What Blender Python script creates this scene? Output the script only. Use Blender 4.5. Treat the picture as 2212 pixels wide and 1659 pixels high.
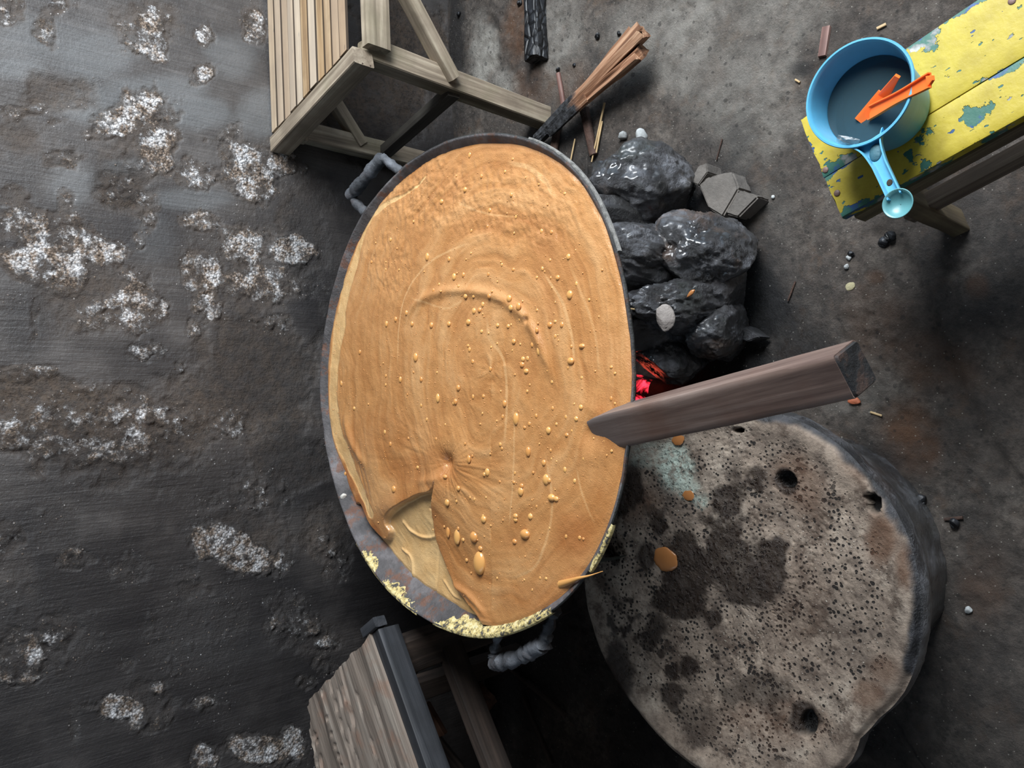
import bpy, bmesh, math, random
import numpy as np
from mathutils import Vector, Matrix
random.seed(7)
for o in list(bpy.data.objects): bpy.data.objects.remove(o)
SC = bpy.context.scene
COL = SC.collection

# ------------------------------------------------------------------ camera
CAMH, PITCH, FPX = 1.5, math.radians(43.0), 1661.0
cs, sn = math.cos(PITCH), math.sin(PITCH)
cam = bpy.data.cameras.new('camera'); camo = bpy.data.objects.new('camera', cam); COL.objects.link(camo)
cam.sensor_fit = 'HORIZONTAL'; cam.sensor_width = 36.0; cam.lens = FPX / 2212 * 36.0
cam.clip_start = 0.02
# phone held on its side: picture right = portrait down, picture up = world +x
R_ = Vector((0, -sn, -cs)); U_ = Vector((1, 0, 0)); B_ = R_.cross(U_)
camo.matrix_world = Matrix.Translation((0, 0, CAMH)) @ Matrix((R_, U_, B_)).transposed().to_4x4()
SC.camera = camo

# ------------------------------------------------------------------ light
world = bpy.data.worlds.new('world'); SC.world = world; world.use_nodes = True
bg = world.node_tree.nodes['Background']; bg.inputs[0].default_value = (0.62, 0.80, 1.0, 1); bg.inputs[1].default_value = 0.8
def area(name, loc, target, sx, sy, power, color):
    l = bpy.data.lights.new(name, 'AREA'); l.shape = 'RECTANGLE'; l.size = sx; l.size_y = sy; l.energy = power; l.color = color
    o = bpy.data.objects.new(name, l); COL.objects.link(o); o.location = loc
    o.rotation_euler = (Vector(target) - Vector(loc)).to_track_quat('-Z', 'Y').to_euler(); return o
area('open_doorway_daylight', (1.85, 0.30, 1.95), (0.0, 1.05, 0.4), 1.1, 1.3, 66, (0.93, 0.97, 1.0))
SC.view_settings.view_transform = 'Standard'; SC.view_settings.look = 'None'
SC.view_settings.gamma = 1.0; SC.view_settings.use_curve_mapping = False
SC.view_settings.exposure = 1.0

# ------------------------------------------------------------------ maths
def ray(x, y):
    a = (829.5 - y) / FPX; b = (x - 1106.0) / FPX
    return Vector((a, cs - b * sn, -sn - b * cs))
def PZ(x, y, z=0.0):
    d = ray(x, y); k = (CAMH - z) / -d.z
    return Vector((0, 0, CAMH)) + d * k
def PD(x, y, depth): return Vector((0, 0, CAMH)) + ray(x, y) * depth
def PY(x, y, yy):
    d = ray(x, y); return Vector((0, 0, CAMH)) + d * (yy / d.y)
WYAW = math.radians(5.0)
WDIR = Vector((math.cos(WYAW), math.sin(WYAW), 0)); WN = Vector((math.sin(WYAW), -math.cos(WYAW), 0)); W0 = Vector((1.07, 1.90, 0))
def PWALL(x, y, off=0.0):
    d = ray(x, y); c = Vector((0, 0, CAMH)); k = ((W0 + WN * off) - c).dot(WN) / d.dot(WN); return c + d * k
def depth_of(p): return p.y * cs + (CAMH - p.z) * sn
def S(r, g, b):
    def f(c):
        c /= 255.0
        return c / 12.92 if c <= 0.04045 else ((c + 0.055) / 1.055) ** 2.4
    return (f(r), f(g), f(b), 1.0)
def sstep(a, b, x):
    t = np.clip((x - a) / (b - a), 0, 1); return t * t * (3 - 2 * t)
def hash3(i, j, k, s=0):
    h = (i.astype(np.int64) * 374761393 + j.astype(np.int64) * 668265263 + k.astype(np.int64) * 2147483647 + s * 1274126177) & 0xffffffff
    h = ((h ^ (h >> 13)) * 1274126177) & 0xffffffff
    h = ((h ^ (h >> 16)) * 2246822519) & 0xffffffff
    return ((h ^ (h >> 15)) & 0xffffff) / float(0xffffff)
def vnoise(x, y, z=None, s=0):
    if z is None: z = np.zeros_like(x)
    i, j, k = np.floor(x), np.floor(y), np.floor(z)
    u, v, w = x - i, y - j, z - k
    u, v, w = [t * t * t * (t * (t * 6 - 15) + 10) for t in (u, v, w)]
    r = 0
    for a in (0, 1):
        for b in (0, 1):
            for c in (0, 1):
                r = r + (u if a else 1 - u) * (v if b else 1 - v) * (w if c else 1 - w) * hash3(i + a, j + b, k + c, s)
    return r * 2 - 1
def fbm(x, y, z=None, o=4, s=0, g=0.5):
    r = 0; A = 1.0; t = 0; f = 1.0
    for q in range(o):
        r = r + A * vnoise(x * f + 17.3 * q, y * f - 9.1 * q, None if z is None else z * f + 5.7 * q, s + q); t += A; A *= g; f *= 2.03
    return r / t
def worley(x, y, s=0):
    i, j = np.floor(x), np.floor(y); best = np.full_like(x, 9.0); val = np.zeros_like(x)
    z0 = np.zeros_like(x)
    for a in (-1, 0, 1):
        for b in (-1, 0, 1):
            cx = i + a + hash3(i + a, j + b, z0, s); cy = j + b + hash3(i + a, j + b, z0 + 1, s)
            d = np.hypot(cx - x, cy - y); m = d < best
            best = np.where(m, d, best); val = np.where(m, hash3(i + a, j + b, z0 + 2, s), val)
    return best, val
def polydist(px, py, pts):
    """distance to an open polyline and the parameter 0..1 along it"""
    best = np.full_like(px, 1e9); par = np.zeros_like(px)
    n = len(pts) - 1
    for q in range(n):
        ax, ay = pts[q]; bx, by = pts[q + 1]; dx, dy = bx - ax, by - ay
        t = np.clip(((px - ax) * dx + (py - ay) * dy) / (dx * dx + dy * dy + 1e-12), 0, 1)
        d = np.hypot(px - ax - t * dx, py - ay - t * dy); m = d < best
        best = np.where(m, d, best); par = np.where(m, (q + t) / n, par)
    return best, par
def inpoly(px, py, pts):
    r = np.zeros(px.shape, bool); n = len(pts)
    for q in range(n):
        ax, ay = pts[q]; bx, by = pts[(q + 1) % n]
        c = ((ay > py) != (by > py)) & (px < (bx - ax) * (py - ay) / (by - ay + 1e-15) + ax)
        r ^= c
    return r
def sdpoly(px, py, pts):
    d, _ = polydist(px, py, list(pts) + [pts[0]]); return np.where(inpoly(px, py, pts), d, -d)
def blobs(s, t, unproj, lst, warp=0.0):
    """soft spots: lst of (px, py, rx, ry, strength); unproj gives surface (s, t)"""
    out = np.zeros_like(s)
    for b in lst:
        px, py, rx, ry, w = b
        c = unproj(px, py); a1 = unproj(px + rx, py); a2 = unproj(px, py + ry)
        M = np.array([[a1[0] - c[0], a2[0] - c[0]], [a1[1] - c[1], a2[1] - c[1]]]); I = np.linalg.inv(M)
        u = I[0, 0] * (s - c[0]) + I[0, 1] * (t - c[1]); v = I[1, 0] * (s - c[0]) + I[1, 1] * (t - c[1])
        d = np.sqrt(u * u + v * v) + warp
        out = np.maximum(out, w * (1 - sstep(0.45, 1.25, d)))
    return out

# ------------------------------------------------------------------ objects
WM = {}
def tag(o, label=None, cat=None, group=None, kind=None):
    if label: o['label'] = label
    if cat: o['category'] = cat
    if group: o['group'] = group
    if kind: o['kind'] = kind
    return o
def place(o, M, parent=None):
    COL.objects.link(o); WM[o] = M.copy()
    if parent is not None:
        o.parent = parent; o.matrix_parent_inverse = Matrix.Identity(4); o.matrix_basis = WM[parent].inverted() @ M
    else: o.matrix_basis = M
    return o
def thing(name, loc, label, cat, group=None):
    o = bpy.data.objects.new(name, None); o.empty_display_size = 0.05
    place(o, Matrix.Translation(Vector(loc))); return tag(o, label, cat, group)
def mesh_np(name, V, F, smooth=True, sharp=None, attrs=None):
    """V (n,3) array, F (m,4) int array or list of faces"""
    me = bpy.data.meshes.new(name)
    if isinstance(F, np.ndarray):
        n, k = F.shape
        me.vertices.add(len(V)); me.vertices.foreach_set('co', np.asarray(V, np.float32).ravel())
        me.loops.add(n * k); me.loops.foreach_set('vertex_index', F.astype(np.int32).ravel())
        me.polygons.add(n); me.polygons.foreach_set('loop_start', np.arange(0, n * k, k, dtype=np.int32))
        me.update(calc_edges=True)
    else:
        me.from_pydata([tuple(v) for v in V], [], F); me.update()
    if smooth:
        me.shade_smooth()
        if sharp: me.set_sharp_from_angle(angle=math.radians(sharp))
    for nm, a in (attrs or {}).items():
        at = me.attributes.new(nm, 'FLOAT', 'POINT'); at.data.foreach_set('value', np.asarray(a, np.float32).ravel())
    return me
def obj(name, me, mat, M=None, parent=None):
    o = bpy.data.objects.new(name, me)
    if mat is not None: me.materials.append(mat)
    return place(o, M if M is not None else Matrix.Identity(4), parent)
def wobj(name, V, F, mat, parent=None, base=None, **kw):
    """mesh whose vertices are given in world space, origin moved to base"""
    b = Vector(base) if base is not None else (WM[parent].to_translation() if parent is not None else Vector((0, 0, 0)))
    V = np.asarray(V, float) - np.array(b)
    return obj(name, mesh_np(name, V, F, **kw), mat, Matrix.Translation(b), parent)
def grid_faces(nu, nv, wrap_u=False):
    I = np.arange(nu * nv).reshape(nu, nv)
    if wrap_u: I = np.vstack([I, I[:1]])
    return np.stack([I[:-1, :-1], I[1:, :-1], I[1:, 1:], I[:-1, 1:]], -1).reshape(-1, 4)
def loft(rings, cap=True):
    n = len(rings[0]); V = np.vstack(rings); F = []
    for q in range(len(rings) - 1):
        for p in range(n):
            a = q * n + p; b = q * n + (p + 1) % n; F.append((a, b, b + n, a + n))
    if cap:
        F.append(tuple(range(n - 1, -1, -1))); e = (len(rings) - 1) * n; F.append(tuple(range(e, e + n)))
    return V, F
def frame(p0, p1, up=(0, 0, 1), roll=0.0):
    d = (Vector(p1) - Vector(p0)); L = d.length; d.normalize(); u = Vector(up)
    if abs(d.dot(u)) > 0.98: u = Vector((0, 1, 0))
    s = u.cross(d).normalized(); w = d.cross(s).normalized()
    if roll:
        q = Matrix.Rotation(roll, 3, d); s = q @ s; w = q @ w
    M = Matrix((d, s, w)).transposed().to_4x4(); M.translation = Vector(p0); return M, L
def stick(name, p0, p1, w, h, mat, parent=None, up=(0, 0, 1), roll=0.0, e=8.0, n=10, k=24, rough=0.0, freq=25.0, seed=0,
          w1=None, h1=None, prof=None, bend=0.0, char=None, sharp=35, skew0=0.0, skew1=0.0, endrough=0.0):
    """a bar along its own X axis; w across, h up; e superellipse exponent (2 round .. 8 boxy)"""
    M, L = frame(p0, p1, up, roll)
    w1 = w if w1 is None else w1; h1 = h if h1 is None else h1
    a = np.arange(k) / k * 2 * math.pi + math.pi / k
    if e >= 6:    # points put on flat sides with tight corners
        q = []
        per = k // 4; rr = 0.10
        for sd in range(4):
            for m in range(per):
                t = -1 + rr + (2 - 2 * rr) * m / (per - 1)
                q.append([(t, -1), (1, t), (-t, 1), (-1, -t)][sd])
        q = np.array(q); cy, cz = q[:, 0] * 0.5, q[:, 1] * 0.5
    else:
        c_, s_ = np.cos(a), np.sin(a)
        cy = 0.5 * np.sign(c_) * np.abs(c_) ** (2 / e); cz = 0.5 * np.sign(s_) * np.abs(s_) ** (2 / e)
    rings = []; ch = []; sd_ = []
    for i in range(n + 1):
        t = i / n; x = t * L; f = prof(t) if prof else 1.0
        W = (w + (w1 - w) * t) * f; H = (h + (h1 - h) * t) * f
        Y = cy * W; Z = cz * H; X = np.full_like(Y, x)
        if skew0 and i == 0: X = X + cy * skew0
        if skew1 and i == n: X = X + cy * skew1
        if rough:
            nz = fbm(X * freq * 0.25 + seed, Y * freq + seed * 3.1, Z * freq, 3, seed); Y = Y + np.sign(cy) * nz * rough * np.abs(cy) * 2; Z = Z + np.sign(cz) * nz * rough * np.abs(cz) * 2
        if endrough and i in (0, n): X = X + endrough * fbm(Y * 60 + seed, Z * 60, None, 2, seed + i)
        Z = Z + bend * math.sin(math.pi * t)
        rings.append(np.stack([X, Y, Z], 1)); ch += [t] * len(X); sd_ += list((np.abs(cy) > .485).astype(float))
    V, F = loft(rings)
    me = mesh_np(name, V, F, True, sharp, {'along': np.array(ch), 'side': np.array(sd_)})
    return obj(name, me, mat, M, parent)
def tube_pts(name, pts, radii, mat, parent=None, k=12, rough=0.0, seed=0, base=None):
    pts = [Vector(p) for p in pts]; rings = []
    for i, p in enumerate(pts):
        d = (pts[min(i + 1, len(pts) - 1)] - pts[max(i - 1, 0)]).normalized()
        u = Vector((0.13, 0.21, 0.97)); s = u.cross(d).normalized(); w = d.cross(s)
        r = radii[i] if hasattr(radii, '__len__') else radii
        a = np.arange(k) / k * 2 * math.pi
        rr = r * (1 + (rough * fbm(np.cos(a) * 2 + i * .7, np.sin(a) * 2 + seed, None, 2, seed) if rough else 0 * a))
        rings.append(np.array([p + (s * math.cos(t) + w * math.sin(t)) * q for t, q in zip(a, rr)]))
    V, F = loft(rings)
    return wobj(name, V, F, mat, parent, base if base is not None or parent is not None else pts[0], sharp=60)
def catmull(pts, n=8):
    P = [np.array(p, float) for p in pts]; P = [2 * P[0] - P[1]] + P + [2 * P[-1] - P[-2]]; out = []
    for i in range(1, len(P) - 2):
        for q in range(n):
            t = q / n; a, b, c, d = P[i - 1:i + 3]
            out.append(0.5 * (2 * b + (c - a) * t + (2 * a - 5 * b + 4 * c - d) * t * t + (3 * b - a - 3 * c + d) * t ** 3))
    out.append(P[-2]); return out
_ico = {}
def ico(sub):
    if sub not in _ico:
        bm = bmesh.new(); bmesh.ops.create_icosphere(bm, subdivisions=sub, radius=1.0)
        _ico[sub] = (np.array([v.co[:] for v in bm.verts]), np.array([[v.index for v in f.verts] for f in bm.faces])); bm.free()
    return _ico[sub]
def rock(name, c, r, mat, label, cat='rock', group=None, seed=0, sub=6, amp=0.24, fq=1.6, cuts=5, rotz=0.0, parent=None, fine=0.06, tilt=0.0):
    V, F = ico(sub); rs = np.random.RandomState(seed + 11)
    V = V.copy(); n = V.copy()
    d = 1 + amp * fbm(n[:, 0] * fq + seed, n[:, 1] * fq, n[:, 2] * fq, 4, seed)
    for _ in range(cuts):
        a = rs.normal(size=3); a /= np.linalg.norm(a); h = rs.uniform(0.6, 0.88)
        pr = n @ a; lim = np.where(pr > 1e-3, h / np.maximum(pr, 1e-3), 9); d = np.where(d > lim, lim + (d - lim) * 0.12, d)
    m_ = sstep(-.15, .25, fbm(n[:, 0] * 3, n[:, 1] * 3 + seed, n[:, 2] * 3, 2, seed + 8)) if sub > 4 else 1.0
    d = d + fine * (.35 + .65 * m_) * fbm(n[:, 0] * 8 + seed, n[:, 1] * 8, n[:, 2] * 8, 5 if sub > 4 else 3, seed + 3, .62)
    V = n * d[:, None] * np.array(r)
    M = Matrix.Translation(Vector(c)) @ Matrix.Rotation(rotz, 4, 'Z') @ Matrix.Rotation(tilt, 4, 'X')
    o = obj(name, mesh_np(name, V, F, True), mat, M, parent)
    if parent is None: tag(o, label, cat, group)
    return o

# ------------------------------------------------------------------ materials
class NT:
    def __init__(s, name):
        s.m = bpy.data.materials.new(name); s.m.use_nodes = True; s.t = s.m.node_tree; s.N = s.t.nodes
        s.b = s.N['Principled BSDF']; s.tc = None
    def link(s, a, b): s.t.links.new(a, b)
    def sock(s, i, v):
        if isinstance(v, bpy.types.NodeSocket): s.link(v, i)
        elif isinstance(v, (tuple, list)) and i.type == 'RGBA' and len(v) == 3: i.default_value = (*v, 1)
        else: i.default_value = v
    def co(s, scale=(1, 1, 1), rnd=False):
        if s.tc is None: s.tc = s.N.new('ShaderNodeTexCoord')
        mp = s.N.new('ShaderNodeMapping'); s.link(s.tc.outputs['Object'], mp.inputs[0])
        mp.inputs['Scale'].default_value = scale
        if rnd:
            oi = s.N.new('ShaderNodeObjectInfo'); ml = s.N.new('ShaderNodeMath'); ml.operation = 'MULTIPLY'; ml.inputs[1].default_value = 37.0
            s.link(oi.outputs['Random'], ml.inputs[0]); s.link(ml.outputs[0], mp.inputs['Location'])
        return mp.outputs[0]
    def rnd(s): return s.N.new('ShaderNodeObjectInfo').outputs['Random']
    def noise(s, vec, scale, detail=4, rough=0.55, dist=0.0):
        n = s.N.new('ShaderNodeTexNoise'); s.link(vec, n.inputs['Vector'])
        for k, v in (('Scale', scale), ('Detail', detail), ('Roughness', rough), ('Distortion', dist)): s.sock(n.inputs[k], v)
        return n.outputs['Fac']
    def vor(s, vec, scale, feature='F1', out='Distance', rnd=1.0):
        n = s.N.new('ShaderNodeTexVoronoi'); n.feature = feature; s.link(vec, n.inputs['Vector']); n.inputs['Scale'].default_value = scale
        n.inputs['Randomness'].default_value = rnd; return n.outputs[out]
    def ramp(s, fac, *st):
        r = s.N.new('ShaderNodeValToRGB'); s.link(fac, r.inputs[0]); e = r.color_ramp.elements
        while len(e) < len(st): e.new(0.5)
        for el, (p, c) in zip(e, st):
            el.position = p; el.color = (c, c, c, 1) if not isinstance(c, (tuple, list)) else (c if len(c) == 4 else (*c, 1))
        return r.outputs[0]
    def mix(s, f, a, b, mode='MIX'):
        n = s.N.new('ShaderNodeMix'); n.data_type = 'RGBA'; n.blend_type = mode
        s.sock(n.inputs[0], f); s.sock(n.inputs[6], a); s.sock(n.inputs[7], b); return n.outputs[2]
    def math(s, op, a, b=0.0, c=None, clamp=False):
        n = s.N.new('ShaderNodeMath'); n.operation = op; n.use_clamp = clamp; s.sock(n.inputs[0], a); s.sock(n.inputs[1], b)
        if c is not None: s.sock(n.inputs[2], c)
        return n.outputs[0]
    def attr(s, nm):
        n = s.N.new('ShaderNodeAttribute'); n.attribute_name = nm; return n.outputs['Fac']
    def sep(s, v):
        n = s.N.new('ShaderNodeSeparateXYZ'); s.link(v, n.inputs[0]); return n.outputs
    def bump(s, h, dist=0.002, strength=1.0, prev=None):
        n = s.N.new('ShaderNodeBump'); n.inputs['Distance'].default_value = dist; n.inputs['Strength'].default_value = strength
        s.link(h, n.inputs['Height'])
        if prev is not None: s.link(prev, n.inputs['Normal'])
        return n.outputs[0]
    def out(s, color=None, rough=None, normal=None, **kw):
        i = s.b.inputs
        if color is not None: s.sock(i['Base Color'], color)
        if rough is not None: s.sock(i['Roughness'], rough)
        if normal is not None: s.link(normal, i['Normal'])
        for k, v in kw.items(): s.sock(i[k.replace('_', ' ')], v)
        return s.m

def m_wall():
    n = NT('sooty_plaster'); v = n.co(); st = n.co((14, 14, 0.9)); cr = n.attr('crust'); br = n.attr('brown'); sm = n.attr('smear')
    base = n.ramp(n.noise(v, 5, 6, .6), (.3, S(50, 47, 47)), (.5, S(72, 68, 66)), (.72, S(98, 94, 92)))
    base = n.mix(n.ramp(n.noise(st, 9, 5, .65), (.35, .0), (.75, .55)), base, S(40, 38, 39))
    base = n.mix(sm, base, S(118, 121, 123))
    base = n.mix(n.math('MULTIPLY', br, n.ramp(n.noise(v, 38, 6, .7), (.35, .25), (.6, 1.0))), base, S(90, 77, 66))
    base = n.mix(n.math('MULTIPLY', br, n.ramp(n.noise(v, 90, 4, .7), (.5, 0), (.62, .7))), base, S(52, 47, 44))
    w = n.ramp(n.noise(v, 30, 7, .78), (.36, S(70, 62, 56)), (.45, S(140, 122, 106)), (.53, S(196, 192, 190)), (.64, S(236, 238, 242)))
    g = n.vor(v, 170); gm = n.noise(v, 150, 4, .7)
    w = n.mix(n.ramp(n.math('ADD', g, n.math('SUBTRACT', gm, .5)), (.45, 0.), (.8, .8)), w, S(46, 43, 42))
    amp = n.math('ADD', n.math('MULTIPLY', n.math('SUBTRACT', n.noise(v, 34, 7, .82), .5), 2.3), n.math('MULTIPLY', n.math('SUBTRACT', gm, .5), .6))
    cm = n.ramp(n.math('ADD', cr, amp), (.40, 0.), (.66, 1.0))
    dots = n.ramp(n.math('ADD', n.vor(v, 75), n.math('MULTIPLY', n.noise(v, 60, 3), .2)), (.20, 1.), (.27, 0.)); cm = n.math('MAXIMUM', cm, n.math('MULTIPLY', dots, n.ramp(cr, (.03, 0.), (.16, .8))))
    col = n.mix(cm, base, w)
    col = n.mix(n.math('MULTIPLY', n.attr('soot_and_shade'), n.math('SUBTRACT', 1.0, n.math('MULTIPLY', cm, .55))), col, S(26, 25, 27))
    h = n.math('ADD', n.math('MULTIPLY', n.noise(v, 140, 5, .7), n.math('ADD', .25, n.math('MAXIMUM', cr, br))), n.math('MULTIPLY', n.noise(st, 14, 4, .6), .25))
    h = n.math('ADD', h, n.math('MULTIPLY', cm, n.math('ADD', .3, n.math('MULTIPLY', n.math('SUBTRACT', .6, g), .8))))
    return n.out(col, n.ramp(n.math('MAXIMUM', cm, br), (0, .46), (1, .9)), n.bump(h, .006, .9), Specular_IOR_Level=.45)
def m_floor():
    n = NT('packed_earth_floor'); v = n.co(); so = n.attr('soot'); br = n.attr('brown'); pa = n.attr('pale'); wet = n.attr('wet')
    c = n.ramp(n.noise(v, 7, 8, .65), (.3, S(66, 59, 54)), (.5, S(96, 87, 80)), (.7, S(124, 116, 108)))
    c = n.mix(n.ramp(n.noise(v, 45, 7, .75), (.40, 0.), (.60, .75)), c, S(52, 47, 43))
    c = n.mix(n.ramp(n.noise(v, 15, 5, .7), (.55, 0.), (.7, .5)), c, S(104, 82, 64))
    c = n.mix(n.math('MULTIPLY', pa, n.ramp(n.noise(v, 22, 5, .6), (.35, .4), (.6, 1.))), c, S(164, 160, 152))
    c = n.mix(n.math('MULTIPLY', br, n.ramp(n.noise(v, 18, 5, .6), (.35, .3), (.6, .9))), c, S(96, 66, 44))
    c = n.mix(so, c, S(24, 23, 24))  # soot stains together with the painted floor shade
    dots = n.vor(v, 55); c = n.mix(n.ramp(n.math('ADD', dots, n.math('MULTIPLY', n.math('SUBTRACT', n.noise(v, 30, 4), .5), 1.3)), (.06, .55), (.18, 0.)), c, S(30, 28, 27))
    c = n.mix(n.ramp(n.vor(n.co((1.1, .9, 1)), 83), (.07, .8), (.11, 0.)), c, S(170, 165, 155))
    ck = n.vor(n.mix(.12, v, n.noise(v, 6, 3)), 3.1, 'DISTANCE_TO_EDGE'); 
    crk = n.ramp(ck, (.0, 1.), (.012, 0.)); crk = n.math('MULTIPLY', crk, n.ramp(n.noise(v, 3.1, 3), (.58, 0.), (.64, .7)))
    c = n.mix(crk, c, S(24, 22, 21))
    h = n.math('ADD', n.noise(v, 48, 8, .78), n.math('MULTIPLY', n.noise(v, 220, 3, .6), .3)); h = n.math('SUBTRACT', h, n.math('MULTIPLY', crk, .9))
    r = n.math('SUBTRACT', .88, n.math('MULTIPLY', n.math('MAXIMUM', wet, n.math('MULTIPLY', so, .8)), n.ramp(n.noise(v, 30, 4), (.35, .25), (.6, .62))))
    return n.out(c, r, n.bump(h, .010, 1.0), Specular_IOR_Level=.55)
def m_batter():
    n = NT('caramel_batter'); v = n.co(); t = n.attr('tan'); k = n.attr('swirl'); d = n.attr('deep')
    c = n.ramp(n.math('ADD', k, n.math('MULTIPLY', n.math('SUBTRACT', n.noise(v, 16, 5, .6), .5), .5)), (.18, S(164, 108, 59)), (.5, S(188, 134, 82)), (.85, S(205, 157, 106)))
    c = n.mix(d, c, S(150, 84, 36))
    c = n.mix(t, c, n.ramp(n.noise(v, 25, 3), (.3, S(208, 164, 108)), (.7, S(222, 184, 130))))
    sp = n.vor(v, 330); c = n.mix(n.ramp(sp, (.08, .35), (.16, 0.)), c, S(140, 84, 40))
    h = n.math('ADD', n.noise(v, 420, 3, .6), n.math('MULTIPLY', n.noise(v, 90, 4, .6), 1.2))
    return n.out(c, n.ramp(n.noise(v, 9, 3), (.35, .24), (.65, .48)), n.bump(h, .0013, .6), Specular_IOR_Level=.6, Coat_Weight=.55, Coat_Roughness=.16,
                 Subsurface_Weight=.0)
def m_bubble():
    n = NT('batter_bubble'); v = n.co(); c = n.mix(n.rnd(), S(200, 138, 78), S(217, 165, 98)); return n.out(c, .22, None, Coat_Weight=.4, Coat_Roughness=.1)
def m_tanbatter():
    n = NT('pale_batter'); return n.out(S(232, 205, 140), .5)
def m_wok(name, cols, rust, rl=.45, rh=.8):
    n = NT(name); v = n.co()
    c = n.ramp(n.noise(v, 13, 6, .65), (.3, cols[0]), (.5, cols[1]), (.7, cols[2]))
    c = n.mix(n.ramp(n.noise(v, 28, 5, .7), (.52, 0.), (.62, rust)), c, S(116, 78, 58))
    return n.out(c, n.ramp(n.noise(v, 30, 4), (.3, rl), (.7, rh)), n.bump(n.noise(v, 110, 6, .7), .004, .7), Metallic=.25)
def m_residue():
    n = NT('dried_batter_crust'); v = n.co()
    c = n.ramp(n.noise(v, 75, 6, .75), (.42, S(70, 68, 66)), (.50, S(206, 184, 118)), (.60, S(228, 214, 166)), (.72, S(120, 118, 112)))
    return n.out(c, .7, n.bump(n.noise(v, 160, 5, .7), .004, .8))
def m_wood(name, a, b, c_, grain=(2.2, 60, 60), rough=.65, bumpd=.002, rnd=True, spots=0.0, tintrnd=0.0, green=0.0):
    n = NT(name); g = n.co(grain, rnd); v = n.co((1, 1, 1), rnd)
    f = n.noise(g, 1.0, 6, .62, .4)
    c = n.ramp(f, (.3, a), (.5, b), (.7, c_))
    c = n.mix(n.ramp(n.noise(v, 9, 5, .6), (.42, 0.), (.66, .6)), c, a)
    if spots: c = n.mix(n.ramp(n.vor(n.co((.35, 1, 1), rnd), 38), (.06, spots), (.10, 0.)), c, S(50, 38, 28))
    if green: c = n.mix(n.ramp(n.noise(v, 7, 4), (.5, 0.), (.68, green)), c, S(92, 96, 62))
    if tintrnd: c = n.mix(n.math('MULTIPLY', n.rnd(), tintrnd), c, S(226, 216, 200)); c = n.mix(n.math('MULTIPLY', n.math('FRACT', n.math('MULTIPLY', n.rnd(), 7.3)), .4), c, S(122, 88, 58))
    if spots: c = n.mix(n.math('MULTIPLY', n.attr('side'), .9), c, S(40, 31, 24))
    return n.out(c, rough, n.bump(f, bumpd, .8))
def m_plank():
    n = NT('weathered_driftwood'); g = n.co((1.2, 24, 24)); g2 = n.co((2.0, 75, 75)); v = n.co()
    f = n.noise(g, 1.0, 5, .55, .15); f2 = n.noise(g2, 1.0, 5, .65, .3)
    c = n.ramp(f, (.32, S(78, 68, 60)), (.48, S(128, 115, 104)), (.66, S(162, 150, 138)))
    c = n.mix(n.ramp(f2, (.5, 0.), (.68, .6)), c, S(78, 66, 56)); c = n.mix(n.ramp(n.noise(v, 14, 4), (.55, 0.), (.7, .5)), c, S(140, 100, 78))
    h = n.math('ADD', f, n.math('MULTIPLY', f2, .35))
    return n.out(c, .85, n.bump(h, .008, .8))
def m_paddle():
    n = NT('worn_brown_wood'); g = n.co((3, 55, 55)); v = n.co(); al = n.attr('along')
    f = n.noise(g, 1.0, 6, .6, .3)
    c = n.ramp(f, (.3, S(78, 62, 57)), (.5, S(112, 94, 86)), (.72, S(142, 126, 118)))
    c = n.mix(n.ramp(n.noise(v, 10, 5), (.48, 0.), (.68, .5)), c, S(94, 66, 54))
    c = n.mix(n.ramp(al, (.02, 1.), (.3, 0.)), c, S(104, 96, 94))
    return n.out(c, n.ramp(n.noise(v, 20, 3), (.3, .36), (.7, .55)), n.bump(f, .0012, .7), Specular_IOR_Level=.45)
def m_black_rock(name='tarred_rock', tint=.35):
    n = NT(name); v = n.co((1, 1, 1), True)
    c = n.ramp(n.noise(v, 14, 6, .65), (.35, S(16, 16, 18)), (.50, S(46, 46, 50)), (.66, S(118, 120, 126)))
    c = n.mix(n.ramp(n.noise(v, 11, 5, .6), (.56, 0.), (.68, tint)), c, S(98, 72, 52))
    c = n.mix(n.ramp(n.noise(v, 9, 4, .6), (.6, 0.), (.7, .4)), c, S(50, 60, 50))
    rg = n.ramp(n.noise(v, 13, 3), (.4, .25), (.62, 1.))
    h = n.math('ADD', n.noise(v, 40, 5, .6), n.math('MULTIPLY', n.math('MULTIPLY', n.noise(v, 170, 5, .75), rg), 1.0))
    r = n.ramp(n.noise(v, 16, 4), (.35, .34), (.6, .6))
    return n.out(c, r, n.bump(h, .013, 1.0), Specular_IOR_Level=.8, Coat_Weight=1.0, Coat_Roughness=n.ramp(n.noise(v, 10, 3), (.4, .16), (.6, .42)))
def m_grey_rock(name, a, b, rough=.9):
    n = NT(name); v = n.co((1, 1, 1), True); c = n.ramp(n.noise(v, 20, 6, .65), (.3, a), (.7, b))
    return n.out(c, rough, n.bump(n.noise(v, 90, 6, .7), .004, .7))
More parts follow.
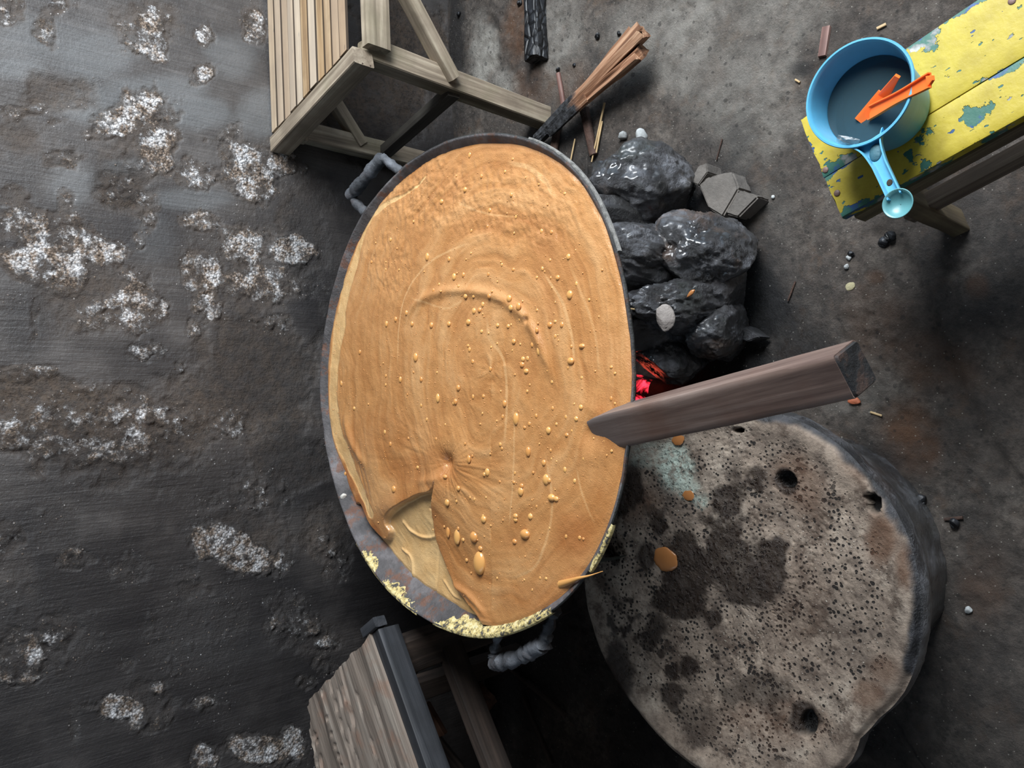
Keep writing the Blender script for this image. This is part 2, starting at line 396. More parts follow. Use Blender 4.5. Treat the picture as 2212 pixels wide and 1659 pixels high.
def m_slab_top():
    n = NT('pitted_concrete'); v = n.co(); wet = n.attr('wet'); br = n.attr('brown'); wh = n.attr('white'); rim = n.attr('rimwear'); ho = n.attr('hole')
    c = n.ramp(n.noise(v, 9, 7, .65), (.3, S(104, 92, 82)), (.5, S(150, 134, 119)), (.72, S(188, 174, 158)))
    c = n.mix(n.ramp(n.noise(v, 30, 6, .75), (.42, 0.), (.6, .7)), c, S(88, 75, 66))
    pits = n.math('ADD', n.vor(v, 125), n.math('MULTIPLY', n.math('SUBTRACT', n.noise(v, 34, 4), .5), 1.1))
    pm = n.math('MULTIPLY', n.ramp(pits, (.20, 1.), (.30, 0.)), n.math('SUBTRACT', 1.0, rim))
    peb = n.math('MULTIPLY', n.ramp(n.vor(n.co((1.13, .93, 1)), 120), (.12, 1.), (.19, 0.)), n.math('SUBTRACT', 1.0, rim))
    c = n.mix(n.ramp(n.noise(v, 15, 7, .75), (.53, 0.), (.63, .62)), c, S(74, 58, 47))
    c = n.mix(n.math('MULTIPLY', peb, .6), c, n.ramp(n.noise(v, 60, 1), (.4, S(120, 92, 66)), (.6, S(206, 196, 182))))
    c = n.mix(pm, c, S(34, 28, 24))
    c = n.mix(n.math('MULTIPLY', br, .8), c, S(92, 60, 38))
    c = n.mix(n.math('MULTIPLY', wet, n.ramp(n.noise(v, 26, 5), (.3, .80), (.6, .96))), c, S(36, 24, 16))
    c = n.mix(n.math('MULTIPLY', wh, n.ramp(n.noise(v, 90, 4, .7), (.4, .2), (.55, .95))), c, S(192, 205, 192))
    tar = n.attr('tar'); c = n.mix(tar, c, n.ramp(n.noise(v, 25, 5), (.4, S(22, 22, 24)), (.7, S(66, 66, 70))))
    c = n.mix(ho, c, S(12, 10, 9))
    h = n.math('SUBTRACT', n.math('ADD', n.math('MULTIPLY', n.noise(v, 120, 6, .7), .8), n.math('MULTIPLY', peb, .3)), pm)
    return n.out(c, n.math('SUBTRACT', .85, n.math('MULTIPLY', n.math('MAXIMUM', wet, tar), .52)), n.bump(h, .0045, .9))
def m_char():
    n = NT('charcoal'); v = n.co((.6, 1, 1), True); c = n.ramp(n.noise(v, 40, 5), (.35, S(16, 16, 18)), (.6, S(40, 42, 46)), (.8, S(84, 88, 95)))
    ck = n.vor(v, 42, 'DISTANCE_TO_EDGE'); c = n.mix(n.ramp(ck, (0., .8), (.10, 0.)), c, S(8, 8, 9))
    return n.out(c, .48, n.bump(n.math('ADD', n.ramp(ck, (0., 0.), (.2, 1.)), n.math('MULTIPLY', n.noise(v, 90, 5), .4)), .005, .8))
def m_firewood():
    n = NT('split_firewood'); g = n.co((3, 70, 70), True); v = n.co((1, 1, 1), True); al = n.attr('along')
    f = n.noise(g, 1.0, 6, .65, .4); c = n.ramp(f, (.32, S(58, 36, 26)), (.5, S(138, 98, 72)), (.68, S(196, 160, 130)))
    k = n.ramp(n.math('ADD', al, n.math('MULTIPLY', n.math('SUBTRACT', n.noise(v, 22, 5), .5), .25)), (.38, 1.), (.46, 0.))
    c = n.mix(k, c, n.ramp(n.noise(v, 60, 5), (.4, S(18, 18, 20)), (.7, S(72, 74, 78))))
    return n.out(c, .7, n.bump(n.math('ADD', f, n.math('MULTIPLY', k, n.noise(v, 80, 5))), .004, .9))
def m_ember():
    n = NT('glowing_ember'); v = n.co(); g = n.noise(v, 26, 5, .6, .6)
    hot = n.ramp(g, (.5, 0.), (.66, 1.)); 
    n.out(n.ramp(g, (.4, S(24, 10, 8)), (.6, S(70, 20, 14))), .8, n.bump(g, .006, .8))
    n.sock(n.b.inputs['Emission Color'], n.ramp(g, (.5, S(190, 16, 24)), (.7, S(255, 60, 84)))); n.link(n.math('MULTIPLY', hot, 1.1), n.b.inputs['Emission Strength']); return n.m
def m_yellow(hw):
    n = NT('peeling_yellow_paint'); v0 = n.co((1, 1, 1)); v = n.co((1, 1, 1), True); xyz = n.sep(v0); e = n.math('DIVIDE', n.math('ABSOLUTE', xyz[1]), hw)
    ed = n.ramp(e, (.70, 0.), (1.0, .12)); en = n.ramp(xyz[0], (.0, .06), (.02, 0.))
    big = n.math('ADD', n.noise(v, 17, 6, .62), n.math('ADD', ed, en)); chip = n.ramp(big, (.59, 0.), (.60, 1.))
    sm = n.ramp(n.noise(n.co((.6, 1, 1)), 80, 3, .5), (.66, 0.), (.67, 1.)); chip = n.math('MAXIMUM', chip, sm)
    u = n.ramp(n.noise(v, 24, 4, .6), (.42, S(38, 74, 122)), (.47, S(46, 96, 84)), (.56, S(52, 100, 88)), (.60, S(124, 126, 124)), (.72, S(182, 184, 178)))
    y = n.ramp(n.noise(v, 40, 5), (.3, S(160, 142, 40)), (.7, S(182, 164, 52)))
    cr = n.ramp(n.noise(n.co((1.2, 46, 46)), 1., 3, .5), (.485, 0.), (.497, 1.), (.503, 1.), (.515, 0.)); cr = n.math('MULTIPLY', cr, n.ramp(n.noise(v, 5, 2), (.56, 0.), (.62, 1.)))
    c = n.mix(chip, y, u); c = n.mix(n.math('MULTIPLY', cr, .0), c, S(40, 42, 36))
    h = n.math('SUBTRACT', n.math('MULTIPLY', n.noise(v, 110, 4), .35), chip)
    return n.out(c, .5, n.bump(h, .0016, .8))
def plain(name, col, rough=.6, sc=30, var=.25, bd=.002, **kw):
    n = NT(name); v = n.co((1, 1, 1), True); c = tuple(x * (1 - var) for x in col[:3]); d = tuple(min(1, x * (1 + var)) for x in col[:3])
    return n.out(n.ramp(n.noise(v, sc, 5), (.3, c), (.7, d)), rough, n.bump(n.noise(v, sc * 4, 4), bd, .6), **kw)

# ================================================================== SETTING
def axis(lo, hi, fine, outlo, outhi, n=14):
    a = np.arange(lo, hi + 1e-9, fine); g = np.linspace(0, 1, n + 1)[1:] ** 1.6
    return np.concatenate([(lo - g * (lo - outlo))[::-1], a, hi + g * (outhi - hi)])
# ---- floor
fx = axis(-1.15, 1.35, 0.0045, -3.2, 3.4); fy = axis(0.20, 1.97, 0.0045, -1.4, 2.3)
def UF(px, py):
    p = PZ(px, py, 0.0); return (p.x, p.y)
crease = [UF(*p) for p in ((1905, 505), (1960, 560), (1990, 640), (2030, 740), (2080, 850), (2140, 960), (2212, 1060), (2300, 1180))]
def floor_h(X, Y):
    X = np.asarray(X, float); Y = np.asarray(Y, float)
    h = 0.010 * fbm(X * 2.6, Y * 2.6, None, 4, 3) + 0.007 * fbm(X * 14, Y * 14, None, 4, 9)
    w = sstep(-.1, .35, fbm(X * 3.1 + 4, Y * 3.1, None, 3, 21))
    h = h + 0.0055 * w * fbm(X * 55, Y * 55, None, 3, 14)
    d, _ = polydist(X, Y, crease)
    h = h - 0.012 * np.exp(-(d / 0.014) ** 2) + 0.006 * np.exp(-(d / 0.06) ** 2)
    return h
GX, GY = np.meshgrid(fx, fy, indexing='ij'); gx, gy = GX.ravel(), GY.ravel()
wn = 0.55 * fbm(gx * 9, gy * 9, None, 5, 31)
soot = blobs(gx, gy, UF, [(1640, 660, 120, 150, 1), (1560, 800, 190, 110, 1), (1700, 760, 90, 70, .8), (1480, 560, 190, 260, 1), (1230, 700, 260, 420, 1),
    (1880, 1010, 120, 70, .75), (1960, 1180, 70, 190, .8), (1260, 330, 60, 60, .6), (1150, 150, 28, 60, .5), (1000, 1450, 320, 260, .85), (1500, 320, 60, 45, .45), (1550, 1480, 420, 350, .8),
    (985, 90, 22, 200, .75), (2080, 1450, 170, 330, .45), (2150, 560, 120, 170, .4), (2120, 950, 120, 200, .3), (1740, 150, 45, 26, .7), (1880, 60, 40, 22, .6), (2010, 560, 60, 90, .6), (1290, 120, 26, 20, .4), (2100, 1120, 60, 40, .5)], wn)  # soot stains; lower-right light falloff and the wok's floor shadow painted in too
brown = blobs(gx, gy, UF, [(1960, 960, 75, 85, 1), (1120, 60, 40, 90, .9), (1150, 180, 60, 50, .7), (2110, 615, 30, 34, .9), (1895, 600, 26, 20, .6), (1990, 770, 60, 60, .5), (1240, 190, 50, 60, .6),
    (2060, 800, 90, 60, .5), (2120, 1280, 70, 110, .5), (1900, 700, 70, 90, .35), (1540, 150, 30, 40, .25)], wn)
pale = blobs(gx, gy, UF, [(1450, 90, 190, 140, .55), (1600, 180, 180, 170, .42), (1045, 120, 34, 90, 1), (1085, 190, 40, 50, .9), (1200, 90, 60, 120, .5), (1660, 40, 160, 90, .35), (1600, 440, 100, 60, .25), (1820, 830, 100, 70, .2)], wn)
wet = blobs(gx, gy, UF, [(1700, 720, 90, 90, 1), (1640, 620, 60, 120, .8), (1960, 820, 40, 26, .8), (1900, 980, 90, 70, .7), (1545, 330, 50, 30, .6), (1260, 200, 40, 40, .7)], wn)
fl = wobj('floor', np.stack([gx, gy, floor_h(gx, gy)], 1), grid_faces(len(fx), len(fy)), m_floor(), attrs={'soot': soot, 'brown': brown, 'pale': pale, 'wet': wet})
tag(fl, 'uneven dark packed earth and worn cement floor stained with soot', None, None, 'structure')
def GZ(x, y): return float(floor_h(np.array([x]), np.array([y]))[0])
def PG(px, py, dz=0.0):
    p = PZ(px, py, 0.0)
    for _ in range(3): p = PZ(px, py, GZ(p.x, p.y) + dz)
    return p
# ---- back wall
ws = axis(-2.25, 0.42, 0.0036, -4.0, 2.4); wz = axis(0.0, 1.32, 0.0036, -0.03, 2.6)
wz = wz[wz > -0.04]
SS, ZZ = np.meshgrid(ws, wz, indexing='ij'); ss, zz = SS.ravel(), ZZ.ravel()
def UW(px, py):
    p = PWALL(px, py); return ((p - W0).dot(WDIR), p.z)
wn = 0.75 * fbm(ss * 11, zz * 11, None, 5, 41) + 0.25 * fbm(ss * 45, zz * 45, None, 3, 44)
crust = blobs(ss, zz, UW, [
    (110, 60, 26, 60, .8), (125, 20, 40, 40, .7), (20, 20, 30, 30, .6), (335, 60, 60, 48, .95), (345, 110, 24, 22, .9), (440, 70, 36, 32, .9), (443, 150, 28, 28, 1), (540, 60, 30, 50, .6),
    (60, 240, 90, 26, .85), (120, 262, 40, 24, .8), (240, 278, 46, 24, 1.1), (320, 250, 48, 60, .8), (345, 320, 40, 50, .85), (290, 335, 40, 30, .5), (130, 340, 60, 40, .75), (140, 415, 30, 46, .7),
    (40, 420, 40, 30, .5), (270, 425, 60, 40, .6), (440, 370, 70, 36, .7), (530, 350, 70, 60, 1), (600, 355, 60, 30, .8), (545, 420, 60, 40, .8), (440, 478, 40, 20, .6), (70, 480, 60, 40, .7), (190, 500, 100, 60, .95),
    (230, 540, 70, 60, 1), (80, 580, 60, 50, .85), (150, 600, 90, 60, .75), (290, 640, 60, 70, .85), (200, 690, 90, 50, .65), (290, 700, 40, 50, .8), (75, 700, 16, 90, .45), (60, 800, 70, 22, .7), (320, 760, 70, 26, .8),
    (390, 785, 22, 22, .95), (430, 600, 40, 40, .85), (440, 660, 40, 46, .9), (412, 710, 26, 36, .9), (540, 520, 50, 40, 1), (620, 540, 60, 24, 1), (560, 620, 60, 40, .75), (640, 620, 60, 40, .6), (600, 700, 50, 30, .5),
    (330, 890, 40, 30, .75), (220, 880, 70, 50, .5), (250, 960, 110, 50, .55), (150, 900, 60, 50, .5), (20, 940, 40, 30, .6), (80, 1000, 30, 60, .5), (470, 920, 100, 40, .42),
    (530, 1195, 80, 36, 1.15), (470, 1180, 50, 40, .8), (600, 1215, 40, 40, .7), (420, 1245, 50, 30, .5), (540, 1060, 70, 40, .45), (680, 1180, 40, 40, .5), (300, 1240, 50, 50, .42), (160, 1200, 30, 20, .5), (20, 1170, 40, 40, .5),
    (260, 1530, 56, 24, 1.2), (340, 1490, 30, 34, .75), (320, 1560, 50, 26, .5), (440, 1515, 40, 20, .8), (580, 1620, 66, 34, 1.2), (630, 1585, 24, 26, 1.0), (440, 1640, 24, 30, 1), (660, 1355, 70, 30, .85), (715, 1390, 40, 24, .85), (700, 1430, 30, 30, .5), (650, 1470, 30, 26, .8),
    (40, 1410, 50, 50, .6), (20, 1450, 40, 30, .6), (110, 1370, 30, 30, .4), (280, 1430, 30, 16, .45), (160, 1560, 14, 50, .4), (620, 1300, 60, 30, .35), (700, 1240, 40, 30, .4)], 1.5 * wn)
brown = blobs(ss, zz, UW, [(100, 210, 90, 50, .6), (300, 330, 80, 60, .4), (270, 420, 60, 50, .8), (60, 300, 80, 60, .5), (200, 640, 150, 110, .6), (60, 850, 110, 60, .9), (150, 920, 140, 90, .9), (330, 960, 200, 120, .8), (560, 780, 180, 110, .8),
    (600, 900, 120, 150, .8), (480, 860, 150, 90, .8), (560, 640, 80, 60, .5), (880, 120, 90, 160, 1), (880, 60, 70, 90, 1), (820, 230, 120, 120, .9), (700, 220, 80, 80, .8), (420, 1270, 70, 36, .7), (560, 1160, 120, 60, .6), (690, 1170, 60, 70, .7),
    (330, 1500, 60, 46, .6), (120, 1360, 50, 40, .5), (680, 1380, 90, 50, .6), (340, 50, 90, 60, .45), (660, 500, 70, 160, .5)], wn)
smear = blobs(ss, zz, UW, [(200, 230, 90, 40, .45), (330, 200, 140, 40, .4), (430, 240, 80, 40, .45), (40, 150, 70, 30, .4), (270, 360, 50, 16, .45), (430, 430, 110, 26, .35), (500, 120, 70, 60, .3), (330, 520, 50, 60, .15), (480, 1400, 160, 50, .12), (110, 90, 120, 60, .3), (150, 400, 60, 60, .35), (560, 250, 60, 60, .4), (200, 120, 100, 60, .4)], 0.5 * wn)
wd, wv = worley(ss * 130, zz * 130, 5)
crust = np.clip(crust, 0, 1.15) * .90 * (.55 + .45 * sstep(-.25, .35, fbm(ss * 22, zz * 22, None, 4, 65))) + .16 * sstep(.1, .5, fbm(ss * 5, zz * 5, None, 3, 66))
brown = np.maximum(brown, .5 * sstep(.05, .3, crust)); black = blobs(ss, zz, UW, [(400, 1420, 520, 420, .75), (330, 1050, 330, 130, .6), (330, 770, 120, 60, .6), (60, 690, 70, 110, .5), (680, 560, 70, 260, .7), (640, 1000, 90, 130, .7), (880, 1300, 200, 200, .8), (120, 1130, 120, 90, .6), (590, 800, 170, 130, .4), (900, 450, 200, 200, .8), (640, 360, 70, 60, .5), (260, 400, 60, 60, .4)], .6 * wn)  # black: real soot, plus painted light falloff leftwards and the wok's wall shadow
cmask = sstep(.18, .46, crust + .30 * fbm(ss * 60, zz * 60, None, 3, 61))
off = 0.004 * fbm(ss * 3, zz * 3, None, 3, 51) + cmask * (0.0015 + 0.003 * (1 - np.minimum(wd * 1.2, 1)) * wv + .003 * fbm(ss * 80, zz * 80, None, 3, 63)) + 0.0035 * brown * fbm(ss * 40, zz * 40, None, 4, 71) + 0.0012 * fbm(ss * 30, zz * 4, None, 3, 81) - .0025 * sstep(.2, .6, brown) * (1 - cmask)
VW = np.array(W0)[None] + ss[:, None] * np.array(WDIR) + zz[:, None] * np.array((0, 0, 1)) + off[:, None] * np.array(WN)
wl = wobj('wall_back', VW, grid_faces(len(ws), len(wz))[:, ::-1], m_wall(), attrs={'crust': crust, 'brown': brown, 'smear': smear, 'soot_and_shade': black})
tag(wl, 'smoke-blackened plaster wall with flaking white crust', None, None, 'structure')

def slab_box(name, lo, hi, mat, label):
    bm = bmesh.new(); bmesh.ops.create_cube(bm, size=1.0); me = bpy.data.meshes.new(name)
    for v in bm.verts: v.co = Vector([(lo[i] + hi[i]) / 2 * 0 + v.co[i] * (hi[i] - lo[i]) for i in range(3)])
    bm.to_mesh(me); bm.free(); o = obj(name, me, mat, Matrix.Translation([(lo[i] + hi[i]) / 2 for i in range(3)])); tag(o, label, None, None, 'structure')
MSW = plain('sooty_wall_paint', S(98, 94, 92), .8, 6, .3, .004)
slab_box('added_wall_left', (-2.0, -1.4, 0), (-1.9, 1.75, 1.75), MSW, 'unseen low side wall left of the hearth, added to shape the light')  # unseen, added to block light from the left; low to let fill over
slab_box('wall_front', (-2.0, -1.5, 0), (2.6, -1.4, 2.7), MSW, 'dark smoke-stained wall behind the viewer')
slab_box('ceiling', (-2.0, -1.4, 2.7), (2.6, 2.2, 2.78), plain('smoked_ceiling_boards', S(52, 46, 42), .85, 6, .3, .004), 'smoke-darkened ceiling over the cooking place')

# ================================================================== WOK
ZR, ZL = 0.60, 0.589
CW = Vector((0.0, 1.178, 0))
rim_px = [(1060, 291), (1160, 310), (1252, 376), (1300, 460), (1336, 570), (1360, 700), (1366, 800), (1358, 920), (1340, 1050), (1308, 1160), (1262, 1245), (1200, 1310), (1120, 1355), (1040, 1376), (940, 1345), (850, 1285),
          (770, 1172), (715, 1010), (692, 870), (700, 720), (730, 590), (770, 485), (850, 383), (950, 314)]
_t = []
for p in rim_px:
    q = PZ(*p, ZR) - CW; _t.append((math.atan2(q.y, q.x), math.hypot(q.x, q.y)))
_t.sort(); _a = np.array([a for a, r in _t]); _r = np.array([r for a, r in _t])
_A = np.concatenate([_a - 2 * math.pi, _a, _a + 2 * math.pi]); _R = np.tile(_r, 3)
_g = np.linspace(-math.pi, math.pi, 721)[:-1]; _gr = np.interp(_g, _A, _R)
_k = np.exp(-np.linspace(-2, 2, 61) ** 2); _k /= _k.sum()
_gs = np.convolve(np.concatenate([_gr[-30:], _gr, _gr[:30]]), _k, 'valid')
def rrim(phi): return np.interp(phi, np.concatenate([_g - 2 * math.pi, _g, _g + 2 * math.pi]), np.tile(_gs, 3))
BW = CW + Vector((0, 0, 0.28))
wok = thing('wok', BW, 'very large round sooty iron wok full of caramel batter set over the hearth', 'wok')
nph = 360; ph = np.arange(nph) / nph * 2 * math.pi; rr = rrim(ph); wob = 0.0022 * fbm(np.cos(ph) * 9, np.sin(ph) * 9, None, 3, 5)
# outer shell: lip, vertical band, bowl
def shell(prof):
    rings = [np.stack([CW.x + (rr * s + d) * np.cos(ph), CW.y + (rr * s + d) * np.sin(ph), np.full(nph, z) + (wob if z > .5 else 0)], 1) for s, d, z in prof]
    V = np.vstack(rings); I = np.arange(len(prof) * nph).reshape(len(prof), nph); I = np.hstack([I, I[:, :1]])
    return V, np.stack([I[:-1, :-1], I[:-1, 1:], I[1:, 1:], I[1:, :-1]], -1).reshape(-1, 4)
MWI = m_wok('sooty_iron_inside', (S(54, 53, 54), S(88, 85, 86), S(126, 122, 124)), .7); MWO = m_wok('sooty_iron_outside', (S(20, 21, 20), S(36, 37, 36), S(60, 62, 60)), .2, .4, .7)
SL = .84        # how far the wall leans in per metre of drop
inner = [(1, -.002 - SL * d, ZR - d) for d in (.075, .06, .045, .03, .018, .008)] + [(1, -.003, ZR - .0015), (1, -.0012, ZR), (1, .001, ZR)]
V, F = shell(inner)
wobj('inner_wall', V, F, MWI, wok, sharp=50)
outer = [(1, .001, ZR), (1, .003, ZR - .001), (1, .0035, ZR - .003), (1, .001, ZR - .007)] + [(1, .003 - SL * d, ZR - d) for d in (.018, .035, .06, .1)] + [(.72, 0, ZR - .165), (.60, 0, ZR - .22), (.45, 0, ZR - .265), (.22, 0, ZR - .295), (.02, 0, ZR - .305)]
V, F = shell(outer)
V[:, :] += 0.0
wobj('bowl', V, F, MWO, wok, sharp=60)
def lump_tube(name, pts, r, mat, par, rough=.5, seed=0, n=10, k=14): 
    P = catmull(pts, n); rr_ = [r * (1 + rough * float(vnoise(np.array([i * .45]), np.array([seed * 1.7]))[0])) for i in range(len(P))]
    return tube_pts(name, P, rr_, mat, par, k, rough * .8, seed)
MH = m_wok('crusted_black_iron', (S(40, 41, 44), S(84, 87, 92), S(134, 138, 146)), .1)
zh = .575
h1 = [PZ(868, 372, .565), PZ(846, 356, zh), PZ(826, 340, .585)]; h2 = [PZ(800, 470, .565), PZ(778, 448, zh), PZ(757, 422, .585)]
hd = lump_tube('handle', [h1[2], PZ(803, 368, .588), PZ(780, 396, .588), h2[2]], .0145, MH, wok, .12, 3)
tag(hd, 'dark bar handle on the side towards the bamboo bench')
lump_tube('handle_post', h1, .010, MH, hd, .2, 5); lump_tube('handle_post', h2, .010, MH, hd, .2, 6)
hd = lump_tube('handle', [PZ(1068, 1432, .56), PZ(1098, 1428, .562), PZ(1136, 1412, .563), PZ(1172, 1392, .56)], .0135, MH, wok, .28, 8, 14)
tag(hd, 'lumpy charred handle on the side towards the driftwood shelf')
lump_tube('handle_post', [PZ(1078, 1366, .565), PZ(1070, 1400, .56), PZ(1068, 1432, .56)], .0085, MH, hd, .5, 9); lump_tube('handle_post', [PZ(1196, 1318, .565), PZ(1186, 1352, .56), PZ(1172, 1392, .56)], .0115, MH, hd, .45, 10)
# dried crust along the rim towards the shelf
def rim_crust(name, p0, p1, w0, th, seed, mat, dens=.1, inn=.012):
    a0 = math.atan2(*(reversed((PZ(*p0, ZR) - CW)[:2]))); a1 = math.atan2(*(reversed((PZ(*p1, ZR) - CW)[:2])))
    if a1 < a0: a1 += 2 * math.pi
    nu = int(abs(a1 - a0) * .45 / .0022) + 2; nv = 18; aa = np.linspace(a0, a1, nu); v = np.linspace(0, 1, nv)
    A, Vv = np.meshgrid(aa, v, indexing='ij'); 
    ew = 1 + .8 * fbm(A * 22 + seed, A * 0 + seed, None, 5, seed); fade = np.minimum(1, 6 * np.minimum((A - a0), (a1 - A)) / (a1 - a0))
    R = rrim(A) + .006 - (inn + w0 * ew * fade) * Vv
    bumpz = .40 * th * np.sin(math.pi * np.clip(Vv, 0, 1)) ** .6 * (.55 + .8 * np.abs(fbm(A * 70, Vv * 4 + seed, None, 4, seed))) * (.35 + .65 * fade)
    Z = ZR - .001 + bumpz - np.maximum(0, rrim(A) - .002 - R) / SL
    Z = np.where(Vv <= 0, ZR - .008, Z)
    W = np.stack([CW.x + R * np.cos(A), CW.y + R * np.sin(A), Z], -1).reshape(-1, 3)
    return wobj(name, W, grid_faces(nu, nv)[:, ::-1], mat, wok)
MRES = m_residue()
rim_crust('dried_crust', (770, 1172), (815, 1240), .020, .006, 3, MRES, inn=.004)
rim_crust('dried_crust', (815, 1240), (900, 1318), .012, .004, 5, MRES)
rim_crust('dried_crust', (935, 1343), (1190, 1318), .016, .009, 4, MRES)
rim_crust('dried_crust', (1270, 1232), (1318, 1130), .003, .004, 6, MRES, inn=.005)
rim_crust('ash_scale', (1330, 545), (1140, 300), .0004, .002, 7, plain('pale_ash_scale', S(112, 111, 108), .8, 90, .6), inn=.0045)
rock('hardened_blob', PZ(741, 1072, .592), (.007, .010, .007), plain('hard_white_residue', S(196, 192, 184), .6), None, seed=4, sub=3, parent=wok)

# ================================================================== BATTER
def UL(px, py):
    p = PZ(px, py, ZL); return (p.x, p.y)
nr, na = 250, 900
aa = np.arange(na) / na * 2 * math.pi; tt = np.linspace(0, 1, nr) ** .8
def UF2(px, py):
    p = PZ(px, py, ZL - .020); return (p.x, p.y)
def batter_fields(rout):
    AA, TT = np.meshgrid(aa, tt, indexing='ij'); RR = rout(AA) * TT
    bx, by = (CW.x + RR * np.cos(AA)).ravel(), (CW.y + RR * np.sin(AA)).ravel(); tr = TT.ravel()
    L_fold = [UF2(*p) for p in ((966, 1034), (952, 1058), (925, 1064), (896, 1078), (870, 1094), (848, 1112), (842, 1132), (848, 1148), (836, 1165), (815, 1140), (797, 1104), (780, 1085), (760, 1130), (770, 1200), (810, 1260), (850, 1300), (900, 1340), (960, 1370), (1020, 1375), (1056, 1350), (1046, 1325), (1018, 1296), (990, 1262), (968, 1215), (952, 1170), (948, 1130), (952, 1090))]
    L_fold = [tuple(q) for q in catmull(L_fold + [L_fold[0]], 4)[:-1]]
    sd = sdpoly(bx, by, L_fold)
    jit = .0012 * fbm(bx * 60, by * 60, None, 3, 5)
    fold = sstep(-.001, .0045, sd + jit)
    tan = fold.copy()
    line = [UL(*p) for p in ((918, 382), (900, 402), (870, 422), (838, 438), (806, 462), (786, 498), (772, 545), (762, 580), (746, 625), (737, 680), (729, 730), (722, 790), (719, 850), (722, 905), (732, 950), (744, 985), (752, 1012), (768, 1048), (782, 1078), (798, 1108))]
    d, t = polydist(bx, by, line); wid = .0022 + .0205 * sstep(.04, .55, t) * (1 - .45 * sstep(.72, .95, t)); wid = wid * (1 + .35 * fbm(t * 22, t * 0, None, 3, 7))
    ln = 1 - sstep(.75, 1.1, d / wid); tan = np.maximum(tan, ln * .95)
    light = np.zeros_like(bx)
    for pts, w, s in ((((1012, 527), (985, 537), (955, 548), (920, 575), (890, 610), (870, 655), (860, 720), (858, 800)), .0022, .55), (((1052, 690), (1058, 730), (1080, 760), (1092, 800), (1095, 880), (1090, 960)), .0035, .55),
        (((1175, 590), (1205, 630), (1225, 670), (1240, 730), (1245, 790)), .0030, .6), (((1100, 352), (1140, 362), (1180, 390), (1195, 415)), .0045, .55), (((985, 435), (1030, 455), (1080, 465), (1120, 470)), .002, .4), (((880, 640), (960, 665), (1000, 650)), .002, .4),
        (((1110, 880), (1112, 960), (1108, 1060), (1100, 1140)), .002, .35), (((1250, 1010), (1260, 1060), (1275, 1100), (1290, 1130)), .002, .4), (((1180, 980), (1195, 1060), (1190, 1140), (1160, 1220), (1110, 1250)), .003, .35), (((1230, 560), (1285, 700), (1300, 800)), .003, .25)):
        d, t = polydist(bx + .002 * fbm(bx * 30, by * 30, None, 2, 91), by, catmull([UL(*p) for p in pts], 5)); light = np.maximum(light, s * (1 - sstep(.4, 1.3, d / w)) * np.minimum(1, 6 * np.minimum(t + .03, 1.03 - t)))
    # slow stirring swirl round the middle
    c0 = np.array(UL(1060, 800)); ux, uy = bx - c0[0], by - c0[1]; rad = np.hypot(ux, uy * 1.15); ang = np.arctan2(uy, ux)
    wx = fbm(bx * 7, by * 7, None, 3, 12)
    sw = fbm(rad * 22 + 1.6 * wx + .35 * ang, np.cos(ang) * 1.3 + 3, np.sin(ang) * 1.3, 4, 17)
    sw2 = fbm(rad * 95 + 4 * wx, np.cos(ang) * 2, np.sin(ang) * 2, 3, 27)
    swirl = np.clip(.52 + .30 * sw + .16 * sw2, 0, 1) + .85 * light
    deep = blobs(bx, by, UL, [(770, 1110, 26, 60, .75), (800, 1160, 22, 40, .7), (1250, 1150, 50, 60, .4), (900, 1010, 110, 50, .35), (830, 950, 110, 70, .25), (740, 1040, 26, 40, .6), (1150, 1290, 90, 36, .3), (1320, 900, 30, 80, .25), (900, 370, 60, 26, .2)], .4 * fbm(bx * 16, by * 16, None, 4, 37)) * (1 - tan)
    deep = np.maximum(deep, .30 * (1 - sstep(.004, .022, sd + .012)) * (sd < 0) * sstep(-.06, 0, sd))
    z = np.full_like(bx, ZL)
    z += .0016 * sw + .0006 * sw2 + .0009 * fbm(bx * 40, by * 40, None, 4, 47)
    # rougher, wrinkled skin towards the far handle
    wr = blobs(bx, by, UL, [(930, 420, 150, 90, 1), (1120, 440, 200, 110, .8), (840, 560, 70, 110, .6)], 0 * bx)
    z += .0028 * wr * fbm(bx * 70, by * 110, None, 4, 57)
    # fold lower and smooth, thick brown lip on both of its sides
    z -= .013 * fold + .0015 * ln
    lipd = np.where(sd < 0, -sd, 0)
    lipamt = blobs(bx, by, UL, [(880, 1070, 110, 60, 1), (985, 1180, 70, 160, .6), (1030, 1310, 50, 50, .6)], 0 * bx)
    z += lipamt * .007 * np.exp(-(lipd / .03) ** 1.5) * (sd < .002) * (1 - .4 * fold)
    # level falls a little towards the shelf side
    low = blobs(bx, by, UL, [(840, 1260, 210, 150, 1), (740, 1080, 60, 120, .6)], 0 * bx); z -= .016 * low; z += .006 * sstep(CW.y - .12, CW.y - .42, by)
    # relief inside the fold
    for pts, w, hgt in ((((855, 1130), (868, 1150), (892, 1164), (915, 1164), (940, 1150)), .0035, .0035), (((845, 1190), (862, 1205), (868, 1235), (866, 1262)), .003, .003), (((925, 1150), (922, 1210), (918, 1270), (908, 1300)), .0022, -.0025), (((935, 1260), (955, 1290), (975, 1300)), .0022, .0025), (((990, 1295), (1010, 1320), (1048, 1330)), .003, .0025), (((952, 1215), (968, 1238), (985, 1250)), .003, .004), (((915, 1100), (930, 1108), (948, 1112)), .002, -.004)):
        d, t = polydist(bx, by, catmull([UL(*p) for p in pts], 6)); z = z + hgt * np.exp(-(d / w) ** 2) * fold
    # pit with streaks, pulled towards the lip
    p0 = np.array(UL(966, 1000)); ex, ey = bx - p0[0], by - p0[1]; er = np.hypot(ex, ey); ea = np.arctan2(ey, ex)
    z -= .011 * np.exp(-(er / .016) ** 2); z += .0045 * np.exp(-((er - .045) / .03) ** 2) * (fold < .5)
